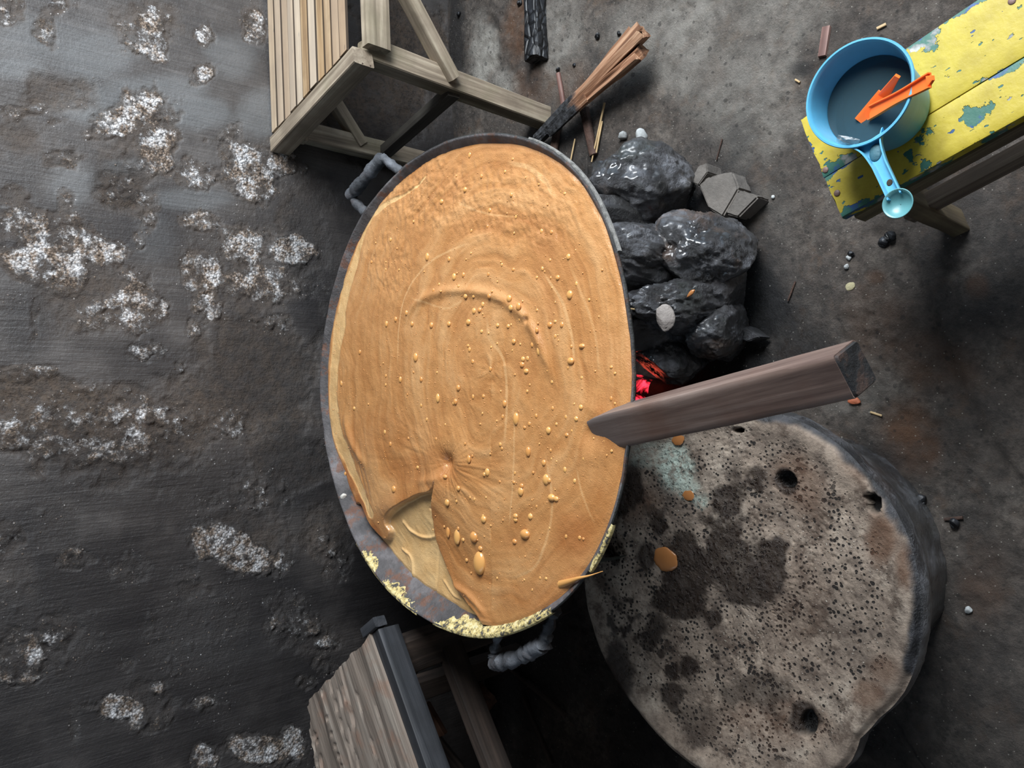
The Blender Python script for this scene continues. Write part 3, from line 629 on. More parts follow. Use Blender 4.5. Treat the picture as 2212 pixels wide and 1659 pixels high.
    st = blobs(bx, by, UL, [(1020, 1020, 110, 90, 1), (860, 960, 110, 70, .5)], 0 * bx); z += .0013 * st * fbm(ea * 14, er * 9, None, 3, 67)
    p1 = np.array(UL(1140, 692)); z -= .006 * np.exp(-(np.hypot(bx - p1[0], by - p1[1]) / .006) ** 2)
    for pts, w, hgt in ((((872, 690), (900, 655), (950, 632), (1010, 628), (1070, 640), (1120, 670), (1150, 705), (1180, 770), (1205, 830)), .010, .0052), (((745, 900), (760, 960), (790, 1010)), .012, .006), (((960, 1260), (1010, 1290), (1052, 1334)), .006, .004), (((900, 1040), (945, 1035), (962, 1025)), .008, .003)):
        d, t = polydist(bx, by, catmull([UL(*p) for p in pts], 6)); z += hgt * np.exp(-(d / w) ** 2) * np.minimum(1, 5 * np.minimum(t, 1 - t) + .1)
    # dent where the paddle goes in, raised edge round it
    p2 = np.array(UL(1283, 936)); er2 = np.hypot((bx - p2[0]), by - p2[1]); z += .002 * np.exp(-((er2 - .035) / .018) ** 2) - .003 * np.exp(-(er2 / .016) ** 2)
    z = np.where(tr > .985, z - .002 * (tr - .985) / .015, z)
    return bx, by, z, tan, swirl, deep, L_fold
_ed = [np.zeros(720) + ZL]
def r_of_edge(A):
    ez = np.interp(A % (2 * math.pi), np.arange(721) / 720 * 2 * math.pi, np.append(_ed[0], _ed[0][0])); return rrim(A) - .0028 - SL * (ZR - ez)
for _pass in range(2):
    bx, by, z, tan, swirl, deep, L_fold = batter_fields(r_of_edge)
    if _pass == 0:
        e = z.reshape(na, nr)[:, -6]; e = np.interp(np.arange(720) / 720, np.arange(na) / na, e); kk = np.ones(25) / 25; _ed[0] = np.convolve(np.concatenate([e[-12:], e, e[:12]]), kk, 'valid')
bat = thing('caramel_batter', (CW.x, CW.y, ZL), 'thick glossy orange-brown caramel batter with bubbles and a paler folded patch, filling the wok', 'batter')
bz = z.copy()
wobj('surface', np.stack([bx, by, z], 1), grid_faces(na, nr, True)[:, ::-1], m_batter(), bat, attrs={'tan': np.clip(tan, 0, 1), 'swirl': swirl, 'deep': np.clip(deep, 0, 1)})
SZ = z.reshape(na, nr)
def batz(x, y):
    a = math.atan2(y - CW.y, x - CW.x) % (2 * math.pi); t = math.hypot(x - CW.x, y - CW.y) / float(r_of_edge(np.array([a]))[0])
    return float(SZ[int(a / (2 * math.pi) * na) % na, min(nr - 1, int(min(t, 1) ** 1.25 * (nr - 1)))])
MB_ = m_bubble()
def dome(sub=3):
    V, F = ico(sub); V = V.copy(); V[:, 2] = np.where(V[:, 2] < 0, V[:, 2] * .25, V[:, 2]); return mesh_np('bubble', V, F)
DM = dome(); DM.materials.append(MB_)
def bubble(px, py, rx, ry, hk=.75, rot=0):
    p = PZ(px, py, ZL); p.z = batz(p.x, p.y); p = PZ(px, py, p.z); k = depth_of(p) / FPX
    M = Matrix.Translation(p) @ Matrix.Rotation(rot, 4, 'Z') @ Matrix.Diagonal((ry * k, rx * k * 1.2, max(rx, 3) * k * hk, 1))
    o = bpy.data.objects.new('bubble', DM); place(o, M, bat)
for b in ((1037, 1216, 15, 26, .8), (1024, 1160, 10, 12), (988, 1160, 8, 17), (1135, 1154, 12, 11), (1180, 1036, 8, 12), (1045, 1122, 7, 8), (964, 1010, 6, 8), (962, 1030, 6, 5), (1100, 645, 6, 8), (1120, 662, 6, 9), (1104, 665, 6, 7), (1036, 670, 5, 6), (1043, 658, 4, 6), (1024, 672, 5, 7), (1231, 637, 7, 10), (1228, 555, 5, 7),
          (1188, 702, 6, 7), (1214, 702, 5, 7), (1164, 757, 5, 11), (1115, 905, 7, 14), (1141, 976, 6, 11), (898, 772, 6, 10), (981, 598, 5, 8), (1001, 594, 4, 6), (932, 703, 5, 7), (954, 436, 5, 6), (1057, 640, 5, 6), (1006, 640, 5, 6), (1128, 788, 6, 7), (1137, 802, 6, 6), (1130, 776, 5, 6), (1192, 1075, 9, 8), (1202, 1078, 6, 6), (1125, 1062, 7, 10), (1127, 1050, 5, 6), (1053, 1020, 6, 9),
          (1013, 992, 5, 9), (851, 1057, 6, 8), (966, 1086, 6, 8), (968, 1150, 5, 12), (1114, 1115, 6, 6), (1146, 1116, 6, 7), (1114, 1123, 5, 5), (1112, 1170, 6, 6), (990, 1055, 5, 6), (1038, 1185, 6, 6), (1186, 1038, 5, 6), (1185, 930, 6, 8), (1090, 872, 5, 8), (990, 838, 5, 7), (984, 868, 5, 7), (946, 860, 5, 10), (1046, 1025, 4, 5), (1233, 780, 8, 8), (1258, 748, 8, 6), (855, 690, 4, 6), (890, 700, 4, 6), (878, 676, 4, 6),
          (865, 820, 4, 7), (910, 820, 4, 6), (1110, 738, 5, 6), (1075, 703, 4, 5), (1150, 745, 4, 6), (1098, 705, 4, 5), (1012, 696, 6, 7), (970, 700, 5, 6), (835, 700, 4, 7), (923, 555, 5, 9), (970, 560, 4, 6), (1058, 455, 4, 6), (1005, 410, 5, 6), (1170, 500, 4, 6), (1205, 600, 5, 6), (1175, 1000, 5, 7), (1255, 880, 5, 6), (1245, 905, 5, 6), (1225, 940, 5, 5)):
    bubble(*b)
rb = random.Random(5); cnt = 0
while cnt < 180:
    px, py = rb.uniform(730, 1340), rb.uniform(330, 1290); p = PZ(px, py, ZL); a = math.atan2(p.y - CW.y, p.x - CW.x)
    if math.hypot(p.x - CW.x, p.y - CW.y) > float(rrim(np.array([a]))[0]) - .03 or inpoly(np.array([p.x]), np.array([p.y]), L_fold)[0]: continue
    if px < 1000 and rb.random() < .45: continue
    s = rb.choice((1.8, 2.2, 2.6, 3.2, 3.8)); bubble(px, py, s, s * rb.uniform(1, 1.7), .6, rb.uniform(-.4, .4)); cnt += 1
# tiny froth specks, joined
fv, ff = ico(1); VV = []; FF = []; q = 0
for i in range(900):
    a = rb.uniform(0, 2 * math.pi); r = math.sqrt(rb.random()) * .425; x, y = CW.x + r * math.cos(a), CW.y + r * math.sin(a)
    if inpoly(np.array([x]), np.array([y]), L_fold)[0]: continue
    s = rb.uniform(.0005, .0014); VV.append(fv * s * np.array((1, 1.3, .8)) + np.array((x, y, batz(x, y)))); FF.append(ff + q * len(fv)); q += 1
fo = wobj('froth', np.vstack(VV), np.vstack(FF), MB_, bat); tag(fo, None, None, None, 'stuff')
# pulled string of batter over the rim
tube_pts('drip_string', catmull([PZ(1212, 1262, .590), PZ(1234, 1255, .599), PZ(1250, 1249, .604), PZ(1275, 1243, .603), PZ(1302, 1234, .602)], 5), list(.0006 + .0062 * np.linspace(1, 0, 21) ** 1.5), m_bubble(), bat, 10)

# ================================================================== PADDLE
pa, pb = PZ(1296, 931, .576), PD(1846, 797, .80)
pd = thing('stirring_paddle', pa, 'long dark brown wooden stirring paddle leaning out of the batter over the wok rim', 'paddle')
MP = m_paddle(); mid = pa.lerp(pb, .12)
def prof(t): return .84 + .16 * math.sqrt(min(1, t / .12)) if t < .12 else 1.0
stick('shaft', pa, pb, .058, .036, MP, pd, e=8, n=26, k=32, rough=.0012, freq=30, seed=3, w1=.050, h1=.043, prof=prof, roll=math.radians(24), sharp=50)
dr = (pb - pa).normalized()
stick('butt_end', pb - dr * .002, pb + dr * .0035, .0495, .0425, m_wok('blackened_end_grain', (S(24, 24, 25), S(40, 40, 42), S(58, 56, 55)), .25, .5, .8), pd, e=8, n=2, k=32, w1=.0455, h1=.0385, roll=math.radians(24), sharp=60)
stick('blade', pa + Vector((0, 0, -.022)), pa - dr * .26 + Vector((0, 0, -.05)), .05, .03, MP, pd, w1=.12, h1=.016, n=8, e=8, roll=math.radians(24))

# ================================================================== ROUND SLAB
ZS = 0.30; CS = Vector((-.375, .742, 0))
out_px = [(1250, 1210), (1262, 1110), (1300, 1010), (1380, 930), (1480, 892), (1600, 880), (1700, 902), (1790, 950), (1860, 1015), (1925, 1100), (1965, 1190), (1985, 1290), (1985, 1380), (1970, 1440), (1945, 1500), (1890, 1560), (1850, 1600), (1830, 1650), (1760, 1705), (1640, 1722), (1520, 1680), (1420, 1600), (1340, 1500), (1285, 1400), (1258, 1300)]
_t2 = sorted((math.atan2(*(reversed((PZ(*p, ZS) - CS)[:2]))), math.hypot(*(PZ(*p, ZS) - CS)[:2])) for p in out_px)
sa = np.array([a for a, r in _t2]); sr = np.array([r for a, r in _t2])
def rslab(phi): 
    return np.interp(phi, np.concatenate([sa - 2 * math.pi, sa, sa + 2 * math.pi]), np.tile(sr, 3)) * (1 + .006 * fbm(np.cos(phi) * 7, np.sin(phi) * 7, None, 4, 3))
def US(px, py):
    p = PZ(px, py, ZS); return (p.x, p.y)
na2, nr2 = 460, 150; aa = np.arange(na2) / na2 * 2 * math.pi; tt = np.linspace(0, 1, nr2) ** .85
AA, TT = np.meshgrid(aa, tt, indexing='ij'); RS = rslab(AA); RR = RS * TT; sx, sy, tr = (CS.x + RR * np.cos(AA)).ravel(), (CS.y + RR * np.sin(AA)).ravel(), TT.ravel()
wn = .5 * fbm(sx * 14, sy * 14, None, 5, 3)
wet = blobs(sx, sy, US, [(1570, 1190, 110, 130, 1), (1480, 1230, 70, 90, .85), (1640, 1220, 60, 80, .9), (1560, 1100, 60, 50, .8), (1690, 1050, 24, 30, .7), (1735, 1545, 40, 40, .6), (1360, 1060, 40, 60, .8), (1400, 1380, 40, 60, .6), (1450, 1300, 60, 40, .7), (1600, 1500, 120, 50, .5), (1380, 1200, 30, 50, .6), (1330, 1090, 26, 40, .7), (1470, 1440, 26, 30, .7), (1440, 1510, 30, 30, .6), (1330, 1480, 40, 90, .6), (1500, 1560, 120, 60, .45)], 1.7 * wn)
wet = np.maximum(wet, .62 * sstep(.18, .42, fbm(sx * 20, sy * 20, None, 4, 77)) * blobs(sx, sy, US, [(1380, 1300, 160, 330, 1), (1480, 1500, 200, 150, 1), (1400, 1050, 90, 120, .8)], wn))
br = blobs(sx, sy, US, [(1900, 1170, 40, 60, .9), (1950, 1230, 30, 60, .8), (1870, 1500, 50, 36, .7), (1905, 1450, 50, 40, .6), (1720, 1050, 60, 70, .6), (1360, 1080, 60, 60, .7), (1860, 1000, 60, 60, .45), (1650, 1560, 160, 60, .5), (1700, 1330, 80, 160, .2)], wn)
wh = blobs(sx, sy, US, [(1450, 1020, 44, 60, 1), (1470, 1060, 30, 30, .8), (1400, 985, 50, 30, .4), (1500, 1085, 20, 20, .6)], wn)
hole = blobs(sx, sy, US, [(1690, 1040, 22, 20, 1), (1738, 1567, 20, 32, 1.1), (1886, 1090, 16, 22, .9), (1590, 930, 14, 8, .8), (1878, 1075, 18, 12, .7)], 0.6 * wn)
hs = sstep(.4, .7, hole); wet = sstep(.22, .62, wet)
rw = sstep(.80, .93, tr + .04 * fbm(sx * 9, sy * 9, None, 3, 13)) * sstep(-.2, .5, (sy < 2) * 1.0)
z = ZS - .022 * (1 - tr ** 2.2) - .004 + .004 * np.exp(-((tr - .93) / .05) ** 2) - .010 * sstep(.955, 1.0, tr) ** 1.5 + .004 * fbm(sx * 8, sy * 8, None, 4, 23) * (1 - rw * .5) + .0016 * fbm(sx * 70, sy * 70, None, 4, 33) * (1 - rw * .7) - .022 * hs
wdp, wvp = worley(sx * 120, sy * 120, 9); z -= .0028 * (1 - sstep(.12, .34, wdp)) * (wvp > .72) * (1 - rw) * (1 - sstep(.5, .8, wet)); z += .0018 * (1 - sstep(.1, .3, wdp)) * (wvp < .2) * (1 - rw)
td, _ = polydist(sx, sy, [US(*p) for p in ((1620, 886), (1720, 906), (1800, 952), (1870, 1014), (1924, 1084), (1962, 1160), (1984, 1236), (1990, 1300), (1986, 1390), (1966, 1450))]); tar = 1 - sstep(.007, .017, td + .008 * fbm(sx * 30, sy * 30, None, 4, 53))
slab = thing('concrete_basin', (CS.x, CS.y, 0), 'large round shallow concrete basin, pitted and wet in the middle, beside the fire', 'basin')
wobj('dish', np.stack([sx, sy, z], 1), grid_faces(na2, nr2, True)[:, ::-1], m_slab_top(), slab, attrs={'wet': np.clip(wet, 0, 1), 'brown': br, 'white': wh, 'rimwear': np.clip(rw, 0, 1), 'hole': hs, 'tar': tar})
zedge = z.reshape(na2, nr2)[:, -1]; rings = []
for s, dzz in ((1.0, 0), (1.006, -.007), (1.009, -.016), (1.004, -.030), (.97, -.06), (.925, -.10), (.87, -.16), (.83, -.24), (.82, -.315)):
    r = rslab(aa) * s + .004 * fbm(np.cos(aa) * 12 + dzz * 40, np.sin(aa) * 12, None, 4, 5) * (dzz < -.005); rings.append(np.stack([CS.x + r * np.cos(aa), CS.y + r * np.sin(aa), zedge + dzz], 1))
V = np.vstack(rings); I = np.arange(len(rings) * na2).reshape(len(rings), na2); I = np.hstack([I, I[:, :1]])
MBR = m_black_rock(); 
wobj('outer_wall', V, np.stack([I[:-1, :-1], I[1:, :-1], I[1:, 1:], I[:-1, 1:]], -1).reshape(-1, 4)[:, ::-1], m_black_rock('tarred_concrete_side', .15), slab)
def slabz(px, py):
    p = PZ(px, py, ZS)
    for _ in range(3):
        a = math.atan2(p.y - CS.y, p.x - CS.x) % (2 * math.pi); t = math.hypot(p.x - CS.x, p.y - CS.y) / float(rslab(np.array([a]))[0])
        p = PZ(px, py, float(z.reshape(na2, nr2)[int(a / (2 * math.pi) * na2) % na2, min(nr2 - 1, int(min(t, 1) ** (1 / .85) * (nr2 - 1)))]))
    return p
MDR = plain('spilled_caramel', S(168, 112, 66), .25, 14, .12, .0005, Coat_Weight=.3)
def drop(px, py, rx, ry, lab, seed):
    p = slabz(px, py); k = depth_of(p) / FPX; V, F = ico(4); V = V.copy(); w = 1 + .16 * fbm(V[:, 0] * 1.7 + seed, V[:, 1] * 1.7, None, 3, seed)
    V = V * np.stack([w * ry * k, w * rx * k * 1.15, np.where(V[:, 2] > 0, .22, .35) * min(rx, ry) * k], 1)
    o = obj('batter_drip', mesh_np('batter_drip', V, F), MDR, Matrix.Translation(p)); tag(o, lab, 'drip', 'caramel drips on the concrete basin')
drop(1437, 1209, 28, 26, 'largest round splash of caramel batter on the basin', 3)
drop(1464, 947, 14, 16, 'oval caramel drip on the basin just below the paddle', 5)
drop(1487, 1070, 13, 12, 'small caramel drip beside the white powder patch on the basin', 8)
drop(1323, 1096, 4, 4, 'tiny caramel drop on the basin right at the wok rim', 9)
o = drop(1322, 1088, 3, 3, 'tiniest caramel speck on the basin at the wok rim', 12)

# ================================================================== HEARTH
def hearth():
    a = np.linspace(math.radians(5), math.radians(212), 150); prof = [(.385, 0), (.40, .10), (.405, .22), (.40, .34), (.395, .43), (.375, .452), (.345, .44), (.33, .36), (.32, .2), (.315, 0)]
    W = []
    for t in a:
        for r, zz_ in prof:
            n_ = float(vnoise(np.array([t * 6.0]), np.array([zz_ * 12]))[0]); rr_ = r + .02 * n_; W.append((CW.x + rr_ * math.cos(t), CW.y + rr_ * math.sin(t), max(0, zz_ + .008 * n_) if zz_ else -.005))
    n_ = NT('mossy_soot'); v = n_.co(); c = n_.ramp(n_.noise(v, 30, 6, .7), (.35, S(20, 22, 20)), (.55, S(44, 50, 40)), (.7, S(84, 96, 80)))
    m = n_.out(c, .6, n_.bump(n_.noise(v, 80, 6, .7), .008, .9))
    o = wobj('hearth_ring', np.array(W), grid_faces(150, len(prof)), m, None, (CW.x, CW.y, 0)); tag(o, 'blackened clay hearth ring holding up the wok', 'hearth')
hearth()
k_ = 1 / FPX
RG = 'soot-black rocks piled against the wok'
def prock(px, py, zc, rx, ry, rz, seed, lab, mat=None, rot=0, **kw):
    c = PZ(px, py, zc); rock('hearth_rock', c, (rx, ry, rz), mat or MBR, lab, 'rock', RG, seed, rotz=rot, **kw)
MRB = m_black_rock('tarred_brown_rock', .75); MRD = m_black_rock('sooty_dark_rock', .12)
prock(1388, 402, .135, .088, .098, .138, 3, 'biggest glossy black boulder, next to the two white ash lumps', None, .3, cuts=3, amp=.26, fine=.08)
prock(1410, 564, .20, .068, .068, .21, 14, 'tall smooth black rock touching the wok rim below the biggest boulder', None, .1, cuts=3, amp=.3, fine=.10)
prock(1530, 545, .12, .098, .085, .14, 25, 'broad crusty black boulder with rusty edges beside the grey bricks', MRB, .6, cuts=6, amp=.25, fine=.09)
prock(1478, 668, .17, .052, .068, .18, 36, 'narrow black rock with an orange batter speck on it', None, .2, cuts=3, amp=.3, fine=.11)
prock(1555, 622, .085, .055, .06, .09, 47, 'dark rock in the shaded gap with a faint ring mark', MRD, 0, cuts=4)
prock(1552, 715, .09, .06, .068, .10, 58, 'rust-brown edged black rock nearest the paddle handle', MRB, .8, cuts=6)
prock(1428, 712, .17, .056, .054, .175, 69, 'sooty rock with a flat pale flake, between the wok and the narrow rock', MRD, .4, cuts=6)
prock(1448, 762, .12, .078, .055, .13, 80, 'low greenish black rock just above the glowing embers', m_black_rock('mossy_black_rock', .1), .9, cuts=5)
prock(1320, 480, .20, .06, .06, .20, 92, 'rough black rock half hidden under the wok rim', MRD, .4, cuts=4, amp=.3)
MG = m_grey_rock('dusty_brick', S(88, 84, 80), S(118, 112, 106))
def polyblock(name, pts, z0, z1, mat, lab, cat, bev=.004, group=None, seed=1):
    P = [PZ(x, y, z1) for x, y in pts]; n = len(P); c = sum(P, Vector()) / n
    bm = bmesh.new(); top = [bm.verts.new(p - Vector((c.x, c.y, z0))) for p in P]; bot = [bm.verts.new(Vector((p.x, p.y, z0)) - Vector((c.x, c.y, z0)) ) for p in P]
    bm.faces.new(top); bm.faces.new(bot[::-1])
    for i in range(n): bm.faces.new((top[i], bot[i], bot[(i + 1) % n], top[(i + 1) % n]))
    bmesh.ops.recalc_face_normals(bm, faces=bm.faces); bmesh.ops.bevel(bm, geom=list(bm.edges), offset=bev, segments=2, affect='EDGES')
    bmesh.ops.triangulate(bm, faces=bm.faces); bmesh.ops.subdivide_edges(bm, edges=list(bm.edges), cuts=2, use_grid_fill=True)
    for v in bm.verts:
        q = v.co * 60; v.co += v.normal * .0025 * float(fbm(np.array([q.x + seed]), np.array([q.y]), np.array([q.z]), 3, seed)[0])
    me = bpy.data.meshes.new(name); bm.to_mesh(me); bm.free(); me.shade_smooth(); me.set_sharp_from_angle(angle=math.radians(35))
    o = obj(name, me, mat, Matrix.Translation((c.x, c.y, z0))); return tag(o, lab, cat, group)
polyblock('brick', [(1508, 398), (1532, 380), (1582, 369), (1596, 408), (1560, 470), (1528, 450)], .0, .055, MG, 'flat grey brick half under the broad crusty boulder', 'brick')
polyblock('brick', [(1602, 411), (1640, 424), (1594, 470), (1568, 462), (1566, 420)], .0, .05, MG, 'dusty grey brick fragment outermost on the floor beside the rocks', 'brick', seed=5)
polyblock('stone_chip', [(1488, 392), (1508, 358), (1526, 352), (1528, 372), (1508, 400)], .0, .06, MG, 'small pointed grey stone between the biggest boulder and the bricks', 'stone', .002, seed=8)
polyblock('stone_chip', [(1590, 700), (1612, 706), (1642, 728), (1612, 738), (1588, 728)], .0, .045, MRB, 'thin brown shard of stone lying in the shade near the paddle handle', 'stone', .002, seed=11)
# pale flake and batter speck on the rocks
o = rock('stone_flake', PZ(1436, 686, .335), (.026, .018, .006), m_grey_rock('pale_flake', S(120, 112, 108), S(150, 142, 136), .6), 'round pale grey flake lying on the sooty rock', 'flake', None, 7, 4, tilt=.5)
o = rock('batter_speck', PZ(1492, 634, .29), (.005, .010, .004), MDR, 'small orange speck of batter on the narrow black rock', 'drip', None, 9, 3, rotz=.6)
# embers
emb = thing('burning_log', PG(1400, 840), 'burning log with a red glowing end in the hearth mouth under the wok', 'log')
stick('glowing_end', PZ(1345, 828, .07), PZ(1425, 850, .055), .062, .066, m_ember(), emb, e=2.2, n=14, k=28, rough=.008, freq=40, seed=4, sharp=70)
stick('charred_body', PZ(1418, 849, .055), PZ(1530, 866, .04), .072, .074, plain('scorched_bark', S(58, 34, 24), .9, 40, .4, .006), emb, e=2.2, n=14, k=28, rough=.006, freq=35, seed=5, w1=.05, h1=.05, sharp=70)
el = bpy.data.lights.new('ember_glow', 'POINT'); el.energy = .02; el.color = (1, .12, .06); el.shadow_soft_size = .03; eo = bpy.data.objects.new('ember_glow', el); COL.objects.link(eo); eo.location = PZ(1385, 825, .14)

# ================================================================== BAMBOO BENCH
ZB = .61
MBW = m_wood('greyed_bench_timber', S(104, 92, 78), S(148, 134, 116), S(184, 172, 152), (2.5, 70, 70), .75, .002, green=.3)
MBA = m_wood('bamboo_strip', S(112, 88, 64), S(160, 132, 98), S(190, 166, 134), (1.8, 55, 55), .55, .0008, spots=.8, tintrnd=.45)
fA, fB = PZ(757, 108, ZB), PZ(584, 300, ZB)
bench = thing('bamboo_bench', Vector((fA.x, fA.y, 0)).lerp(Vector((fB.x, fB.y, 0)), .5), 'bamboo slat bench with a weathered timber frame standing against the wall', 'bench')
la = (PZ(575, 0, ZB) - PZ(583, 250, ZB)); la.z = 0; la.normalize()     # long direction of the slats
la = Vector((math.cos(math.radians(4)), math.sin(math.radians(4)), 0)); Lb = 1.15
endd = (fB - fA); Le = endd.length; endd.normalize()
ns = 11
for i in range(ns):
    t = (i + .5) / ns; p = fA.lerp(fB, .04 + .95 * t) + la * .012; w = Le * .95 / ns * .87 * (1 + .06 * random.uniform(-1, 1))
    p0 = p + la * random.uniform(.0, .003) + Vector((0, 0, -.005 + random.uniform(-.002, .002))); p1 = p + la * Lb + Vector((0, random.uniform(-.004, .004), -.005))
    stick('bamboo_slat', p0, p1, w, .006, MBA, bench, e=8, n=14, rough=.0008, freq=20, seed=i + 3, sharp=50, skew0=w * endd.dot(la) / endd.dot(Vector((-la.y, la.x, 0))))
def post(name, px0, px1, z0, z1, w, h, mat=MBW, parent=bench, **kw):
    return stick(name, PZ(*px0, z0), PZ(*px1, z1), w, h, mat, parent, n=10, rough=.0015, freq=20, **kw)
# end beam
stick('end_beam', fA - endd * .012 + Vector((0, 0, -.024)) - la * .016, fB + endd * .0 + Vector((0, 0, -.024)) - la * .016, .040, .052, MBW, bench, n=12, rough=.0015, seed=31, freq=25)
# legs straight down from the corners
legF = fA + la * .018 + Vector((0, .018, 0)); legB = fB + la * .03 + Vector((0, -.02, 0))
stick('leg', legF + Vector((0, 0, -.045)), Vector((legF.x - .02, legF.y - .01, GZ(legF.x, legF.y) - .002)), .052, .052, MBW, bench, up=(0, 1, 0), n=12, rough=.0015, seed=32)
stick('leg', legB + Vector((0, 0, -.045)), Vector((legB.x - .0, legB.y, GZ(legB.x, legB.y) - .002)), .048, .048, MBW, bench, up=(0, 1, 0), n=12, rough=.0015, seed=33)
for b in (legF, legB):
    q = b + la * (Lb - .1); stick('leg', q + Vector((0, 0, -.045)), Vector((q.x, q.y, GZ(q.x, q.y) - .002)), .05, .05, MBW, bench, up=(0, 1, 0), n=8, rough=.0015, seed=34)
# front and back rails below the slats
stick('front_rail', fA + Vector((0, -.020, -.055)) + la * .012, fA + la * Lb + Vector((0, -.020, -.055)), .026, .060, MBW, bench, n=12, rough=.0015, seed=36)
stick('back_rail', fB + Vector((0, -.03, -.055)), fB + la * Lb + Vector((0, -.03, -.055)), .03, .06, MBW, bench, n=8, rough=.0015, seed=37)
# diagonal braces, stretcher
kF = legF.lerp(Vector((legF.x - .02, legF.y - .01, 0)), .0); kF = Vector((legF.x - .012, legF.y - .028, .335))
stick('brace', kF, kF + Vector((.285, -.004, .24)), .030, .040, MBW, bench, up=(0, 1, 0), n=10, rough=.0012, seed=38)
stick('brace', Vector((legB.x, legB.y - .012, .36)), Vector((legB.x + .24, legB.y - .0, .555)), .03, .035, MBW, bench, up=(0, 1, 0), n=8, rough=.0012, seed=39)
stick('stretcher', Vector((legF.x - .03, legF.y - .01, .315)), Vector((legB.x - .012, legB.y + .012, .285)), .028, .036, m_wood('dark_stretcher', S(62, 58, 54), S(84, 80, 74), S(108, 104, 96)), bench, n=8, rough=.0012, seed=40)
for px in ((783, 137), (800, 142)):
    p = PY(*px, fA.y - .034); rock('nail', p, (.0022, .0012, .0022), plain('rusty_nail', S(58, 40, 32), .6), None, seed=2, sub=2, parent=bench)

# ================================================================== DRIFTWOOD SHELF
ZP = .62
q0, q1, q2, q3 = PZ(800, 1374, ZP), PZ(662, 1512, ZP), PZ(676, 1659, ZP), PZ(898, 1659, ZP)
shelf = thing('driftwood_bench', Vector((-.75, 1.4, 0)), 'grey weathered driftwood plank bench with a black edge board in the corner by the wall', 'bench')
def plank():
    e0 = q3 + (q3 - q0).normalized() * .75; e1 = q2 + (q2 - q1).normalized() * .35 + Vector((-.25, -.03, 0))
    M, L = frame(q0, q3); inv = M.inverted(); nu, nv = 120, 60; us = np.linspace(0, 1, nu); vs = np.linspace(0, 1, nv)
    front = [q0, q3, e0]; back = [q1, q2, e1]
    def line(pts, t):
        n_ = len(pts) - 1; i = min(n_ - 1, int(t * n_)); return pts[i].lerp(pts[i + 1], t * n_ - i)
    T = []
    for i, u in enumerate(us):
        f, b = line(front, u), line(back, u)
        for j, v in enumerate(vs):
            p = f.lerp(b, v); T.append(p)
    T = np.array([p[:] for p in T]); X, Y = T[:, 0], T[:, 1]
    U, Vv = np.meshgrid(us, vs, indexing='ij'); U, Vv = U.ravel(), Vv.ravel()
    edge = (U == 0) | (Vv == 1)
    g = fbm(Vv * 13 + .7 * U, U * .8, None, 4, 6); gr = -np.abs(fbm(Vv * 9 + .6 * U, U * 1.1 + 3, None, 3, 16))
    zt = .0045 * g + .006 * np.maximum(gr + .16, -.0) * 0 - .012 * (1 - sstep(.0, .05, np.abs(fbm(Vv * 7 + .5 * U, U * .8 + 7, None, 2, 26)))) * 1.0 - .006 * Vv
    jx = .014 * fbm(Vv * 7, U * 0, None, 3, 8) * (U == 0); jy = .016 * fbm(U * 14, U * 0 + 2, None, 4, 9) * (Vv == 1)
    T[:, 2] += zt; T[:, 0] += jx; T[:, 1] += jx * .5 + jy
    B = T.copy(); B[:, 2] = ZP - .040 + .003 * g; V = np.vstack([T, B]); F = grid_faces(nu, nv)[:, ::-1]; N = nu * nv; F2 = F[:, ::-1] + N
    I = np.arange(N).reshape(nu, nv); loop = np.concatenate([I[:, 0], I[-1, 1:], I[::-1, -1][1:], I[0, ::-1][1:]])
    a, b = loop[:-1], loop[1:]; Sd = np.stack([a, b, b + N, a + N], 1)[:, ::-1]
    allF = np.vstack([F, F2, Sd]); Vl = (np.array(inv)[:3, :3] @ V.T).T + np.array(inv)[:3, 3]
    o = obj('plank', mesh_np('plank', Vl, allF, True, 45), m_plank(), M, shelf)
    return e0
e0 = plank()
MDK = m_wood('black_sooty_board', S(30, 31, 34), S(46, 48, 52), S(68, 68, 72), (2, 50, 50), .6)
fdir = (q3 - q0).normalized(); fn = Vector((-fdir.y, fdir.x, 0)); fn = fn if fn.y < 0 else -fn
stick('edge_board', q0 + fn * .014 + Vector((0, 0, -.030)) - fdir * .002, e0 + fn * .014 + Vector((0, 0, -.030)), .030, .050, MDK, shelf, n=24, rough=.002, freq=20, seed=51)
stick('end_cap', q0 + fn * .034 - fdir * .016 + Vector((0, 0, -.012)), q0 - fn * .022 - fdir * .016 + Vector((0, 0, -.010)), .022, .030, MDK, shelf, n=6, rough=.002, seed=52)
MDW = m_wood('smoked_brown_timber', S(40, 33, 30), S(62, 52, 46), S(88, 74, 66), (2, 50, 50), .8)
lp = q0 + fdir * .05 - fn * .03
stick('leg', lp + Vector((0, 0, -.05)), Vector((lp.x + .02, lp.y + .03, -.002)), .075, .05, MDW, shelf, up=(0, 1, 0), n=8, rough=.002, seed=53)
stick('leg', q1 + Vector((-.02, -.08, -.05)), Vector((q1.x - .02, q1.y - .08, -.002)), .05, .05, MDW, shelf, up=(0, 1, 0), n=8, rough=.002, seed=54)
lq = q3 + fdir * .45 - fn * .03
stick('leg', lq + Vector((0, 0, -.05)), Vector((lq.x, lq.y, -.002)), .06, .05, MDW, shelf, up=(0, 1, 0), n=8, rough=.002, seed=55)
stick('rail', lp + Vector((.0, .0, -.20)), lp + fdir * .75 + Vector((0, 0, -.20)), .03, .055, MDW, shelf, n=8, rough=.002, seed=56)
stick('rail', lp + Vector((0, 0, -.12)), Vector((q1.x - .02, q1.y - .08, ZP - .17)), .03, .05, MDW, shelf, n=8, rough=.002, seed=57)
